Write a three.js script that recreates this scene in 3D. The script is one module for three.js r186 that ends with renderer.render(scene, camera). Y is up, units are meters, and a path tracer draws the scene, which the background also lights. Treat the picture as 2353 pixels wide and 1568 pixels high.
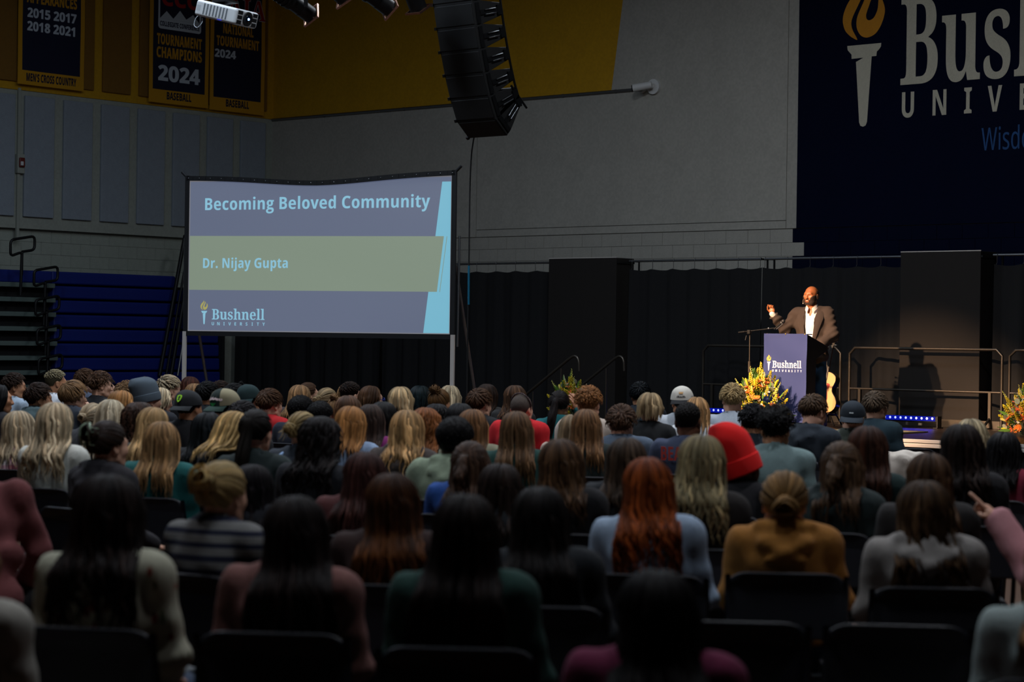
import * as THREE from 'three';
import { mergeGeometries, mergeVertices, toCreasedNormals } from 'three/addons/utils/BufferGeometryUtils.js';
import { RoundedBoxGeometry } from 'three/addons/geometries/RoundedBoxGeometry.js';
import { RectAreaLightUniformsLib } from 'three/addons/lights/RectAreaLightUniformsLib.js';
import { FontLoader } from 'three/addons/loaders/FontLoader.js';
import { ImprovedNoise } from 'three/addons/math/ImprovedNoise.js';

// ---------------------------------------------------------------- camera, light, exposure
const scene = new THREE.Scene();
scene.background = new THREE.Color(0x000000);
const renderer = new THREE.WebGLRenderer({ antialias: true });
renderer.toneMapping = THREE.LinearToneMapping;
renderer.toneMappingExposure = 1.0;
renderer.shadowMap.enabled = true;
RectAreaLightUniformsLib.init();

const VIEW_YAW = 0.716726;
const camera = new THREE.PerspectiveCamera(2 * Math.atan(784 / 4925.16) * 180 / Math.PI, 2353 / 1568, 0.1, 120);
camera.position.set(0, 1.7, 0);
camera.rotation.order = 'YXZ';
camera.rotation.set(-0.000787, VIEW_YAW, 0.013941);
camera.focus = 26.5;
camera.userData.fStop = 3.0;

// dimmed high-bay lamps under the ceiling; their housings are built with the ceiling
const BAYS = [[-14.5, -11.5, 820, 0xe6f2ff], [-19.5, -12.5, 740, 0xd4e8ff], [-9.5, -15.5, 700, 0xeef6ff], [-15.5, -19.0, 700, 0xeef6ff], [-22.0, -18.5, 200, 0xd4e8ff], [-5.5, -5.5, 420, 0xe6f2ff]];
const BAY_Y = 8.6;
// round downlights over the seating: x, z, candela
const DOWNS = [[-2.9, -6.4, 24], [-6.0, -3.4, 20], [-5.6, -11.0, 96], [-10.2, -7.1, 70], [-8.5, -14.2, 110], [-13.2, -10.0, 76], [-17.6, -13.6, 50]];
// stage spots on the front truss: position, aim, candela, cone, colour
const SPOTS = [
  [[-16.25, 5.12, -15.2], [-15.25, 1.35, -23.2], 600, 0.185, 0xffcfa2],
  [[-15.12, 5.09, -15.2], [-13.2, 0.75, -23.4], 340, 0.21, 0xffcfa2],
  [[-15.75, 5.27, -15.2], [-14.6, 0.6, -22.6], 260, 0.24, 0xffd4ac],
];

// ---------------------------------------------------------------- helpers
let seedState = 7;
function seed(n) { seedState = (n * 2654435761) >>> 0 || 1; }
function rnd() { seedState ^= seedState << 13; seedState >>>= 0; seedState ^= seedState >>> 17; seedState ^= seedState << 5; seedState >>>= 0; return seedState / 4294967296; }
const rr = (a, b) => a + (b - a) * rnd();
const noise3 = new ImprovedNoise();
const V = (x, y, z) => new THREE.Vector3(x, y, z);
const lerp = (a, b, t) => a + (b - a) * t, clamp = (x, a, b) => Math.min(b, Math.max(a, x));
const smooth = (a, b, x) => { const t = clamp((x - a) / (b - a), 0, 1); return t * t * (3 - 2 * t); };
const taken = new Map();
function numbered(name) { const n = taken.get(name) || 0; taken.set(name, n + 1); return n ? name + '_' + String(n).padStart(3, '0') : name; }
function tag(o, label, category, group, kind) {
  o.userData.label = label; if (category) o.userData.category = category;
  if (group) o.userData.group = group;
  if (kind) o.userData.kind = kind;
  return o;
}
function base(name, label, category, pos = [0, 0, 0], turn = 0, group, kind) {
  const o = new THREE.Group(); o.name = numbered(name); o.position.set(...pos); o.rotation.y = turn; scene.add(o);
  return tag(o, label, category, group, kind);
}
function part(name, geo, mat, parent, pos, rot) {
  const m = new THREE.Mesh(geo, mat); m.name = name; m.castShadow = m.receiveShadow = true;
  if (pos) m.position.set(...pos);
  if (rot) m.rotation.set(...rot);
  parent.add(m); return m;
}
function solo(name, geo, mat, label, category, pos, rot, group, kind) {
  const m = part(numbered(name), geo, mat, scene, pos, rot); return tag(m, label, category, group, kind);
}
function place(g, p = [0, 0, 0], r = [0, 0, 0], s = [1, 1, 1]) {
  const m = new THREE.Matrix4().compose(V(...p), new THREE.Quaternion().setFromEuler(new THREE.Euler(...r)), V(...s));
  return g.applyMatrix4(m);
}
function merged(list) {
  const l = list.map((g) => { const q = g.index ? g.toNonIndexed() : g.clone(); for (const k of Object.keys(q.attributes)) if (!['position', 'normal', 'uv'].includes(k)) q.deleteAttribute(k); if (!q.attributes.uv) q.setAttribute('uv', new THREE.Float32BufferAttribute(new Float32Array(q.attributes.position.count * 2), 2)); if (!q.attributes.normal) q.computeVertexNormals(); return q; });
  return mergeGeometries(l);
}
const bx = (w, h, d, x = 0, y = 0, z = 0) => new THREE.BoxGeometry(w, h, d).translate(x, y, z);
const rbx = (w, h, d, r, x = 0, y = 0, z = 0, s = 2) => new RoundedBoxGeometry(w, h, d, s, Math.min(r, w / 2.01, h / 2.01, d / 2.01)).translate(x, y, z);
function cyl(a, b, r0, r1 = r0, n = 10) {   // a cylinder from point a to point b
  const A = V(...a), B = V(...b), d = B.clone().sub(A), g = new THREE.CylinderGeometry(r1, r0, d.length(), n);
  g.applyQuaternion(new THREE.Quaternion().setFromUnitVectors(V(0, 1, 0), d.clone().normalize())); return g.translate((A.x + B.x) / 2, (A.y + B.y) / 2, (A.z + B.z) / 2);
}
function tube(pts, r, n = 8, closed = false, seg) {
  const c = new THREE.CatmullRomCurve3(pts.map((p) => V(...p)), closed, 'centripetal'); return new THREE.TubeGeometry(c, seg || pts.length * 6, r, n, closed);
}
function bentTube(pts, r, bend, n = 10) {   // straight runs with rounded corners
  const P = pts.map((p) => V(...p)), path = new THREE.CurvePath();
  let last = P[0];
  for (let i = 1; i < P.length - 1; i++) {
    const a = P[i].clone().add(P[i - 1].clone().sub(P[i]).setLength(bend)), b = P[i].clone().add(P[i + 1].clone().sub(P[i]).setLength(bend));
    path.add(new THREE.LineCurve3(last, a)); path.add(new THREE.QuadraticBezierCurve3(a, P[i], b)); last = b;
  }
  path.add(new THREE.LineCurve3(last, P[P.length - 1]));
  const out = [], k = P.length * 9; for (let i = 0; i <= k; i++) out.push(path.getPoint(i / k));
  const c = new THREE.CatmullRomCurve3(out, false, 'centripetal'); return new THREE.TubeGeometry(c, k, r, n, false);
}
// a small random field texture; f(u, v) gives 0..1 or [r, g, b]
function fieldTexture(w, h, f, srgb = false, rep = true) {
  const d = new Uint8Array(w * h * 4);
  for (let y = 0; y < h; y++) for (let x = 0; x < w; x++) {
    const c = f(x / w, y / h), i = (y * w + x) * 4; const a = Array.isArray(c) ? c : [c, c, c];
    d[i] = clamp(a[0], 0, 1) * 255; d[i + 1] = clamp(a[1], 0, 1) * 255; d[i + 2] = clamp(a[2], 0, 1) * 255; d[i + 3] = 255;
  }
  const t = new THREE.DataTexture(d, w, h); t.magFilter = THREE.LinearFilter; t.minFilter = THREE.LinearFilter;
  if (rep) t.wrapS = t.wrapT = THREE.RepeatWrapping;
  if (srgb) t.colorSpace = THREE.SRGBColorSpace;
  t.needsUpdate = true; return t;
}
const tileNoise = (u, v, n, k = 0) => { // tiling value noise
  const x = u * n, y = v * n, ix = Math.floor(x), iy = Math.floor(y), fx = x - ix, fy = y - iy, s = fx * fx * (3 - 2 * fx), t = fy * fy * (3 - 2 * fy);
  const h = (a, b) => { a = ((a % n) + n) % n; b = ((b % n) + n) % n; let q = Math.sin(a * 127.1 + b * 311.7 + k * 74.7) * 43758.5453; return q - Math.floor(q); };
  return lerp(lerp(h(ix, iy), h(ix + 1, iy), s), lerp(h(ix, iy + 1), h(ix + 1, iy + 1), s), t);
};
const wallGrain = fieldTexture(256, 256, (u, v) => 0.9 + 0.06 * tileNoise(u, v, 64, 1) + 0.03 * tileNoise(u, v, 9, 2) + 0.01 * tileNoise(u, v, 128, 3), true);
const wallBump = fieldTexture(256, 256, (u, v) => 0.5 * tileNoise(u, v, 90, 4) + 0.5 * tileNoise(u, v, 33, 5));
const weave = fieldTexture(128, 128, (u, v) => 0.5 + 0.25 * Math.sin(u * 128 * Math.PI / 2) * Math.sin(v * 128 * Math.PI / 2) + 0.25 * tileNoise(u, v, 32, 6));
const strands = fieldTexture(512, 64, (u, v) => 0.62 + 0.38 * (0.55 * tileNoise(u, 0.5, 200, 7) + 0.3 * tileNoise(u, v * 0.2, 90, 8) + 0.15 * tileNoise(u, v, 24, 9)), true);
const strandsBump = fieldTexture(512, 64, (u, v) => 0.7 * tileNoise(u, 0.5, 170, 10) + 0.3 * tileNoise(u, v * 0.3, 80, 11));
const std = (color, roughness = 0.8, o = {}) => new THREE.MeshStandardMaterial({ color, roughness, ...o });
const rep = (t, u, v) => { const c = t.clone(); c.repeat.set(u, v); c.needsUpdate = true; return c; };
const paint = (color, rough = 0.75) => std(color, rough, { map: wallGrain, bumpMap: wallBump, bumpScale: 0.0012 });
const M = {
  greyPaint: paint('#b9b5ab'), leftPaint: paint('#a9ada2'), yellow: paint('#cf9b08'), navy: new THREE.MeshPhysicalMaterial({ color: '#060d26', roughness: 0.95, specularIntensity: 0.2, map: wallGrain, bumpMap: wallBump, bumpScale: 0.0012 }), blockGrey: paint('#b5b1a7'), blockLeft: paint('#aab0a4'),
  panelGrey: std('#9aa3ad', 0.95, { map: rep(wallGrain, 2, 2), bumpMap: weave, bumpScale: 0.0008 }), panelTan: std('#8a6120', 0.95, { map: rep(wallGrain, 2, 2), bumpMap: weave, bumpScale: 0.0008 }),
  mortar: std('#9d9a92', 0.95), dark: std('#101114', 0.7), blackMetal: std('#0e0f11', 0.5, { metalness: 0.3 }), steel: std('#8d9094', 0.35, { metalness: 0.9 }),
  tubeMetal: std('#5d5750', 0.38, { metalness: 0.85 }), alu: std('#d6cfc8', 0.5, { metalness: 0.15 }), curtain: std('#121214', 0.92, { bumpMap: weave, bumpScale: 0.0006 }), blackCloth: std('#17161a', 0.95),
  blackBox: std('#1c1714', 0.85, { map: wallGrain }), white: std('#dcdcda', 0.5), whiteLetter: paint('#cfc9b4'), goldLetter: paint('#d08a10'), blueLetter: paint('#0f4a86'),
  bleachBlue: std('#082178', 0.55, { map: wallGrain }), bleachGrey: std('#63736e', 0.6, { map: wallGrain }), court: std('#4a3220', 0.5, { map: wallGrain }), ceiling: std('#3a3c40', 0.9), rubber: std('#060607', 0.75),
};

// ---------------------------------------------------------------- the hall
const ZW = -26.9, XL = -29.43, ZR = 6, XR = 12, TOP = 9.4;
const structure = (name, label) => { const g = new THREE.Group(); g.name = name; scene.add(g); return tag(g, label, undefined, undefined, 'structure'); };
const slab = (name, x0, x1, y0, y1, z0, z1, mat, parent) => { const g = bx(x1 - x0, y1 - y0, z1 - z0, (x0 + x1) / 2, (y0 + y1) / 2, (z0 + z1) / 2); metreUv(g); return part(name, g, mat, parent); };
function metreUv(g, k = 0.5) {   // box-mapped uv in metres
  const p = g.attributes.position, n = g.attributes.normal, uv = g.attributes.uv;
  for (let i = 0; i < p.count; i++) { const ax = Math.abs(n.getX(i)), ay = Math.abs(n.getY(i)); const u = ax > 0.7 ? p.getZ(i) : p.getX(i), v = ay > 0.7 ? p.getZ(i) : p.getY(i); uv.setXY(i, u * k, v * k); }
  return g;
}
{
  const fl = structure('floor', 'wooden sports hall floor under the seating');
  slab('court_boards', XL - 0.3, XR + 0.3, -0.2, 0, ZW - 0.3, ZR + 0.3, M.court, fl);
  const ce = structure('ceiling', 'dark hall ceiling high above the audience');
  slab('deck', XL - 0.3, XR + 0.3, TOP, TOP + 0.2, ZW - 0.3, ZR + 0.3, M.ceiling, ce);
  const wr = structure('wall_right', 'far right wall of the hall outside the picture'); slab('wall_face', XR, XR + 0.3, 0, TOP, ZW, ZR, M.dark, wr);
  const wb = structure('wall_rear', 'wall of the hall behind the camera'); slab('wall_face', XL, XR, 0, TOP, ZR, ZR + 0.3, M.dark, wb);
}
const backWall = structure('wall_back', 'painted wall behind the stage, yellow, pale grey and navy');
{
  const w = backWall, zf = ZW, zb = ZW - 0.03;
  slab('wall_core', XL - 0.3, XR, 0, TOP, ZW - 0.3, zb, M.mortar, w);
  slab('wall_panel', XL, -24.285, 3.42, TOP, zb, zf, M.greyPaint, w);
  slab('wall_panel', -24.272, -18.03, 3.545, TOP, zb, zf, M.greyPaint, w);
  slab('wall_panel', -24.272, -18.03, 3.42, 3.535, zb, zf, M.greyPaint, w);
  slab('wall_panel', -18.02, -17.84, 3.42, TOP, zb, zf, M.greyPaint, w);
  slab('wall_base', XL, -25.21, 0, 3.41, zb, zf, M.greyPaint, w);
  slab('wall_base', -25.21, -13.4, 0, 2.39, zb, zf, M.greyPaint, w);
  slab('navy_panel', -17.84, XR, 3.42, TOP, zb, zf + 0.002, M.navy, w);
  slab('navy_panel', -13.4, XR, 0, 3.41, zb, zf + 0.002, M.navy, w);
  const sh = new THREE.Shape([[XL, 5.71], [-21.4, 5.71], [-20.86, TOP], [XL, TOP]].map((p) => new THREE.Vector2(...p)));
  const yg = new THREE.ExtrudeGeometry(sh, { depth: 0.003, bevelEnabled: false }); const uv = yg.attributes.uv; for (let i = 0; i < uv.count; i++) uv.setXY(i, uv.getX(i) * 0.5, uv.getY(i) * 0.5);
  part('yellow_field', yg, M.yellow, w, [0, 0, zf]);
  // block courses below the panel joint
  const L = 0.406, Hc = 0.2035, gs = [0, 1, 2].map((k) => metreUv(bx(L - 0.005, Hc - 0.005, 0.03), 1.7)); gs.forEach((g, k) => { const u = g.attributes.uv; for (let i = 0; i < u.count; i++) u.setXY(i, u.getX(i) + k * 0.37, u.getY(i) + k * 0.21); });
  seed(3);
  for (let c = 0; c < 5; c++) for (let k = 0; k < 30; k++) {
    const x = -25.21 + (k + (c % 2) * 0.5) * L, y = 3.41 - Hc * (c + 0.5); if (x + L > -13.4) continue;
    const edge = -17.84 - (x + L / 2), m = x + L / 2 > -17.84 ? M.navy : M.blockGrey;
    part('block', gs[(k * 7 + c * 3) % 3], m, w, [x + L / 2, y, zf - 0.015 + rr(-0.0015, 0.0015)]);
  }
}
const leftWall = structure('wall_left', 'side wall with grey sound panels below and yellow above');
const XF = XL + 0.05;
{
  const w = leftWall, z0 = ZW, z1 = ZR;
  slab('wall_core', XL - 0.35, XL - 0.08, 0, TOP, z0 - 0.3, z1, M.mortar, w);
  slab('wall_base', XL - 0.08, XL - 0.05, 0, 2.2, z0, z1, M.leftPaint, w);
  slab('wall_base', XL - 0.08, XL - 0.05, 2.2, 3.42, -19.6, z1, M.leftPaint, w);
  slab('upper_wall', XL - 0.08, XF, 3.42, 5.70, z0, z1, M.leftPaint, w);
  slab('yellow_wall', XL - 0.08, XF + 0.02, 5.70, TOP, z0, z1, M.yellow, w);
  const L = 0.406, Hc = 0.2035, g = metreUv(bx(0.03, Hc - 0.004, L - 0.004), 1.7);
  seed(5);
  for (let c = 0; c < 6; c++) for (let k = 0; k < 18; k++) {
    const z = -26.9 + (k + (c % 2) * 0.5 + 0.5) * L; if (z > -19.8) continue;
    part('block', g, M.blockLeft, w, [XL - 0.065 + rr(-0.001, 0.001), 3.415 - Hc * (c + 0.5), z]);
  }
  const lo = rbx(0.05, 2.0, 0.6, 0.012, 0, 0, 0), up = rbx(0.05, 3.1, 0.6, 0.012);
  metreUv(lo, 1); metreUv(up, 1);
  for (let k = -3; k < 7; k++) { const z = -21.66 - k * 0.79; part('sound_panel', lo, M.panelGrey, w, [XF + 0.025, 4.615, z]); part('upper_sound_panel', up, M.panelTan, w, [XF + 0.045, 7.38, z]); }
}
// lamps under the ceiling
BAYS.forEach(([x, z, power, col], k) => {
  const g = base('high_bay_lamp', 'dimmed square hall lamp under the ceiling, above the frame', 'lamp', [x, BAY_Y, z], 0, 'dimmed hall lamps');
  part('housing', bx(1.3, 0.12, 1.3, 0, 0.1, 0), M.dark, g); part('stem', cyl([0, 0.16, 0], [0, TOP - BAY_Y - 0.002, 0], 0.03), M.blackMetal, g);
  part('diffuser', bx(1.2, 0.02, 1.2, 0, 0.03, 0), std('#ffffff', 0.6, { emissive: col, emissiveIntensity: power / 600 }), g);
  const l = new THREE.RectAreaLight(col, power * 0.06, 1.2, 1.2); l.name = 'bay_light'; l.position.set(0, 0.0, 0); l.rotation.x = -Math.PI / 2; g.add(l);
});
DOWNS.forEach(([x, z, power]) => {
  const g = base('downlight', 'round dimmed downlight high above the seating, outside the frame', 'lamp', [x, 8.5, z], 0, 'round downlights over the seating');
  part('can', merged([new THREE.CylinderGeometry(0.34, 0.3, 0.3, 24, 1, true), new THREE.CylinderGeometry(0.3, 0.3, 0.02, 24).translate(0, 0.15, 0)]), M.dark, g, [0, 0.2, 0]); part('stem', cyl([0, 0.36, 0], [0, TOP - 8.502, 0], 0.025), M.blackMetal, g);
  part('lamp_disc', new THREE.CylinderGeometry(0.29, 0.29, 0.02, 24).translate(0, 0.07, 0), std('#ffffff', 0.6, { emissive: 0xfff2e6, emissiveIntensity: 1 }), g);
  const l = new THREE.SpotLight(0xf4f4ff, power, 0, 0.85, 1, 2); l.name = 'down_beam'; l.shadow.radius = 14; l.castShadow = true; l.position.set(0, 0.03, 0); l.target.position.set(0, -8, 0); g.add(l); g.add(l.target);
});
// conduit and wall camera
{
  solo('conduit_pipe', merged([cyl([XL + 0.08, 5.69, ZW + 0.035], [-20.78, 5.69, ZW + 0.035], 0.022), ...[-28, -26, -24.3, -22.4, -21.3].map((x) => bx(0.03, 0.06, 0.02, x, 5.69, ZW + 0.0145))]), M.steel, 'thin conduit along the lower edge of the yellow paint', 'pipe');
  const c = base('wall_camera', 'white bullet camera on the grey wall at the conduit end', 'camera', [-20.56, 5.71, ZW]);
  part('mount', place(new THREE.CylinderGeometry(0.12, 0.12, 0.05, 24), [0.03, 0, 0.025], [Math.PI / 2, 0, 0]), M.white, c);
  part('arm', cyl([0.03, 0, 0.04], [-0.06, -0.01, 0.16], 0.03), M.white, c);
  const b = part('housing', cyl([0.06, 0.02, 0.12], [-0.2, -0.03, 0.26], 0.055, 0.06, 16), M.white, c); part('lens', cyl([-0.196, -0.03, 0.258], [-0.215, -0.033, 0.268], 0.052, 0.05, 16), M.dark, b);
  const h = base('alarm_horn', 'small fire alarm horn with conduit between the grey sound panels', 'alarm', [XF + 0.003, 4.48, -21.27]);
  part('back_box', rbx(0.08, 0.32, 0.14, 0.01, 0.04, 0, 0), M.leftPaint, h); part('horn_face', rbx(0.04, 0.16, 0.11, 0.02, 0.1, 0.02, 0.0), std('#6d2620', 0.4), h); part('strobe', rbx(0.03, 0.07, 0.05, 0.01, 0.13, 0.0, 0.02), M.white, h);
  part('conduit', merged([bx(0.04, 1.1, 0.05, 0.02, 0.7, 0.02), bx(0.04, 1.1, 0.05, 0.02, -0.72, 0.02)]), M.leftPaint, h);
}
// bleachers folded against the side wall
{
  const b = base('folded_bleachers', 'royal blue folded bleachers with grey aisle steps along the side wall', 'bleachers', [0, 0, 0]);
  const rows = 11, rh = 0.235, z0 = -24.92, za = -21.4, z1 = -19.3;
  for (let r = 0; r < rows; r++) {
    const y = 2.72 - r * rh, x = -28.6 + r * 0.02, end = r < 3 ? -24.0 - r * 0.25 : z0;
    part('row_panel', rbx(0.22, rh - 0.03, za - end, 0.03, x - 0.11, y - rh / 2, (end + za) / 2), M.bleachBlue, b);
    part('row_gap', bx(0.1, 0.05, za - z0, x - 0.2, y - rh + 0.01, (z0 + za) / 2), M.dark, b);
    if (r > 0) { part('step_riser', bx(0.2, rh - 0.08, z1 - za - 0.04, x - 0.2, y - rh / 2 - 0.03, (z1 + za) / 2), M.dark, b); part('step_tread', rbx(0.32, 0.075, z1 - za - 0.02, 0.01, x - 0.08, y - 0.02, (z1 + za) / 2 - (r < 3 ? 0.0 : 0)), M.bleachGrey, b); }
    else part('row_panel', rbx(0.22, rh - 0.03, z1 - za, 0.03, x - 0.11, y - rh / 2, (z1 + za) / 2), M.bleachBlue, b);
  }
  part('understructure', bx(0.5, 2.5, z1 - z0, -28.98, 1.26, (z0 + z1) / 2), M.dark, b);
  part('end_panel', bx(0.6, 2.1, 0.06, -28.75, 1.05, z0 - 0.05), M.dark, b);
  const loop = (y, z, h, w) => [[0, y, z], [0, y, z + w], [0, y + 0.06, z]];
  for (let k = 0; k < 5; k++) {   // looped aisle rails, one behind each step pair
    const y = 3.24 - k * 0.47, z = -20.75 - (k ? 0.42 : 0), x = -28.2 + k * 0.05;
    const g = bentTube([[x, y - 0.62, z + 0.24], [x, y - 0.26, z + 0.24], [x, y - 0.34, z + 0.46], [x, y - 0.08, z + 0.46], [x, y, z], [x, y - 0.22, z], [x, y - 0.26, z + 0.24]], 0.022, 0.07);
    part('aisle_rail', merged([g, cyl([x, y - 0.26, z + 0.24], [x, y - 0.95, z + 0.26], 0.024)]), M.blackMetal, b);
  }
  const t = base('leaning_railing', 'black tubular railing leaning on the wall beside the screen', 'railing', [-28.4, 0, -24.15]);
  part('rail_frame', merged([bentTube([[0, 1.0, 0.65], [0, 3.45, 0.12], [0, 3.5, -0.1], [0, 1.0, 0.4]], 0.035, 0.1), cyl([0.02, 1.0, 0.52], [0.02, 3.3, 0.05], 0.02)]), M.blackMetal, t);
  part('grey_tube', cyl([0.06, 1.0, 0.3], [0.06, 3.2, -0.12], 0.02), M.steel, t);
}

// ---------------------------------------------------------------- lettering
const serif = await new FontLoader().loadAsync('fonts/droid/droid_serif_bold.typeface.json');
const sans = await new FontLoader().loadAsync('fonts/droid/droid_sans_bold.typeface.json');
const sansThin = await new FontLoader().loadAsync('fonts/droid/droid_sans_regular.typeface.json');
// flat painted lettering: cap height h metres, optional width to fit, extra letter spacing
function letters(text, font, h, width, spacing = 0, depth = 0.004) {
  const size = h / 0.714, geos = []; let x = 0;
  for (const ch of text) {
    if (ch === ' ') { x += size * 0.32 + spacing; continue; }
    const g = new THREE.ExtrudeGeometry(font.generateShapes(ch, size), { depth, bevelEnabled: false, curveSegments: 8 }); g.computeBoundingBox();
    const adv = font.data.glyphs[ch].ha * size / font.data.resolution; geos.push(g.translate(x, 0, 0)); x += adv + spacing;
  }
  const g = merged(geos); g.computeBoundingBox(); const b = g.boundingBox; g.translate(-b.min.x, 0, 0);
  if (width) g.scale(width / (b.max.x - b.min.x), 1, 1);
  return g;
}
const shapeOf = (pts, closed = true) => { const s = new THREE.Shape(); s.moveTo(pts[0][0], pts[0][1]); s.splineThru(pts.slice(1).concat(closed ? [pts[0]] : []).map((p) => new THREE.Vector2(...p))); return s; };
const poly = (pts) => new THREE.Shape(pts.map((p) => new THREE.Vector2(...p)));
// the torch emblem in units of its cap half-width; origin at the middle of the cap's top edge
const K = 165, tp = (a) => a.map(([x, y]) => [(x - 788) / K, (434 - y) / K]), tq = (a) => a.map(([x, y]) => [x / K, -y / K]);
const flameA = tp([[735, -120], [748, -60], [690, 0], [620, 80], [577, 190], [592, 285], [640, 345], [708, 387], [717, 378], [672, 300], [660, 240], [680, 180], [730, 90], [775, 0], [788, -60]]);
const flameB = tp([[845, -60], [812, 0], [770, 90], [722, 185], [710, 250], [722, 310], [760, 360], [820, 378], [890, 355], [940, 300], [975, 220], [983, 150], [958, 75], [925, 30], [918, 42], [920, 85], [912, 155], [880, 215], [840, 235], [813, 226], [803, 195], [812, 160], [850, 60], [862, 0]]);
const torchCap = tq([[-165, 0], [165, 0], [163, 30], [145, 52], [124, 68], [120, 105], [75, 105], [38, 650], [25, 680], [0, 688], [-25, 680], [-38, 650], [-77, 141], [-5, 110], [-120, 112], [-122, 75], [-142, 55], [-160, 35]]);
{
  const w = backWall, z = ZW + 0.002, s = 0.2875, ex = (sh) => new THREE.ExtrudeGeometry(sh, { depth: 0.004, bevelEnabled: false, curveSegments: 10 });
  const at = [-16.705, 6.072, z];
  part('painted_flame', merged([ex(shapeOf(flameA)), ex(shapeOf(flameB))]).scale(s, s, 1), M.goldLetter, w, at);
  part('painted_torch', ex(poly(torchCap)).scale(s, s, 1), M.whiteLetter, w, at);
  part('painted_lettering', letters('Bushnell', serif, 0.9, 4.35), M.whiteLetter, w, [-16.09, 5.437, z]);
  part('painted_lettering', letters('UNIVERSITY', sans, 0.262, 4.2, 0.33), M.whiteLetter, w, [-16.06, 4.967, z]);
  part('painted_lettering', letters('Wisdom', sansThin, 0.226, 1.0), M.blueLetter, w, [-14.777, 4.433, z]);
}
// ---------------------------------------------------------------- printed cloth and the slide
function canvas(w, h, draw) { const c = document.createElement('canvas'); c.width = w; c.height = h; const x = c.getContext('2d'); draw(x, w, h); const t = new THREE.CanvasTexture(c); t.colorSpace = THREE.SRGBColorSpace; t.anisotropy = 4; return t; }
function fit(x, text, cx, y, h, width, font = 'bold', fam = 'sans-serif') {   // text of cap height h centred at cx with a fixed width
  x.save(); x.font = `${font} ${h / 0.72}px ${fam}`; x.textAlign = 'center'; const m = x.measureText(text).width; x.translate(cx, y); x.scale(width / m, 1); x.fillText(text, 0, 0); x.strokeStyle = x.fillStyle; x.lineWidth = h * 0.06; if (fam !== 'serif') x.strokeText(text, 0, 0); x.restore();
}
function torchOn(x, cx, cy, k, gold, white) {   // emblem on a canvas; k = half width of the cap in pixels
  const go = (pts, curved) => { x.beginPath(); const P = pts.map(([a, b]) => [cx + a * k, cy - b * k]); if (!curved) { P.forEach((p, i) => (i ? x.lineTo(...p) : x.moveTo(...p))); } else { const q = shapeOf(pts).getPoints(8); q.forEach((p, i) => (i ? x.lineTo(cx + p.x * k, cy - p.y * k) : x.moveTo(cx + p.x * k, cy - p.y * k))); } x.closePath(); x.fill(); };
  x.fillStyle = gold; go(flameA, true); go(flameB, true); x.fillStyle = white; go(torchCap, false);
}
const bannerH = 2.75;
function bannerTexture(kind, W) {   // canvas y runs down; metres from the bottom edge
  const S = 430, cw = Math.round(W * S), chh = Math.round(bannerH * S);
  return canvas(cw, chh, (x) => {
    x.fillStyle = '#c8900f'; x.fillRect(0, 0, cw, chh); x.fillStyle = '#0a1030'; x.fillRect(0.085 * S, 0.08 * S, cw - 0.17 * S, chh - 0.08 * S - 0.235 * S);
    const Y = (m) => chh - m * S, mid = cw / 2, gold = '#c8900f', pale = '#c9d2dc';
    const line = (t, m, h, w, col) => { x.fillStyle = col; fit(x, t, mid, Y(m), h * S, w * S); };
    if (kind === 1) { line("MEN'S CROSS COUNTRY", 0.065, 0.125, 1.02, '#0a1030'); line('2018 2021', 0.90, 0.15, 1.0, pale); line('2015 2017', 1.12, 0.15, 1.0, pale); line('APPEARANCES', 1.36, 0.17, 1.02, gold); line('NATIONAL', 1.59, 0.17, 0.86, gold); }
    if (kind === 2) {
      line('BASEBALL', 0.075, 0.125, 0.56, '#0a1030'); line('2024', 0.40, 0.26, 0.96, pale); line('CHAMPIONS', 0.80, 0.18, 1.04, gold); line('TOURNAMENT', 1.03, 0.18, 1.02, gold);
      x.fillStyle = '#c9d2dc'; x.beginPath(); x.roundRect(mid - 0.49 * S, Y(2.35), 0.98 * S, 1.05 * S, 0.06 * S); x.fill(); x.fillStyle = '#0a1030'; x.fillRect(mid - 0.45 * S, Y(2.31), 0.9 * S, 0.83 * S);
      x.fillStyle = '#c9d2dc'; x.beginPath(); x.moveTo(mid - 0.45 * S, Y(1.48)); [[-0.3, 1.62], [-0.15, 1.5], [0, 1.66], [0.14, 1.52], [0.3, 1.62], [0.45, 1.48]].forEach(([a, b]) => x.lineTo(mid + a * S, Y(b))); x.fill();
      x.fillStyle = '#b3121d'; fit(x, 'CCC', mid, Y(1.72), 0.28 * S, 0.86 * S); x.fillStyle = '#0a1030'; fit(x, 'COLLEGIATE CONFERENCE', mid, Y(1.35), 0.08 * S, 0.9 * S);
    }
    if (kind === 3) { line('BASEBALL', 0.085, 0.125, 0.56, '#0a1030'); x.fillStyle = pale; fit(x, '2024', mid - 0.3 * S, Y(0.96), 0.14 * S, 0.5 * S); line('TOURNAMENT', 1.17, 0.17, 1.02, gold); line('NATIONAL', 1.4, 0.17, 0.74, gold); x.strokeStyle = '#c9d2dc'; x.lineWidth = 8; x.fillStyle = '#a3121b'; x.font = `bold ${0.5 * S}px serif`; x.textAlign = 'center'; x.strokeText('NAIA', mid, Y(1.72)); x.fillText('NAIA', mid, Y(1.72)); }
  });
}
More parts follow.
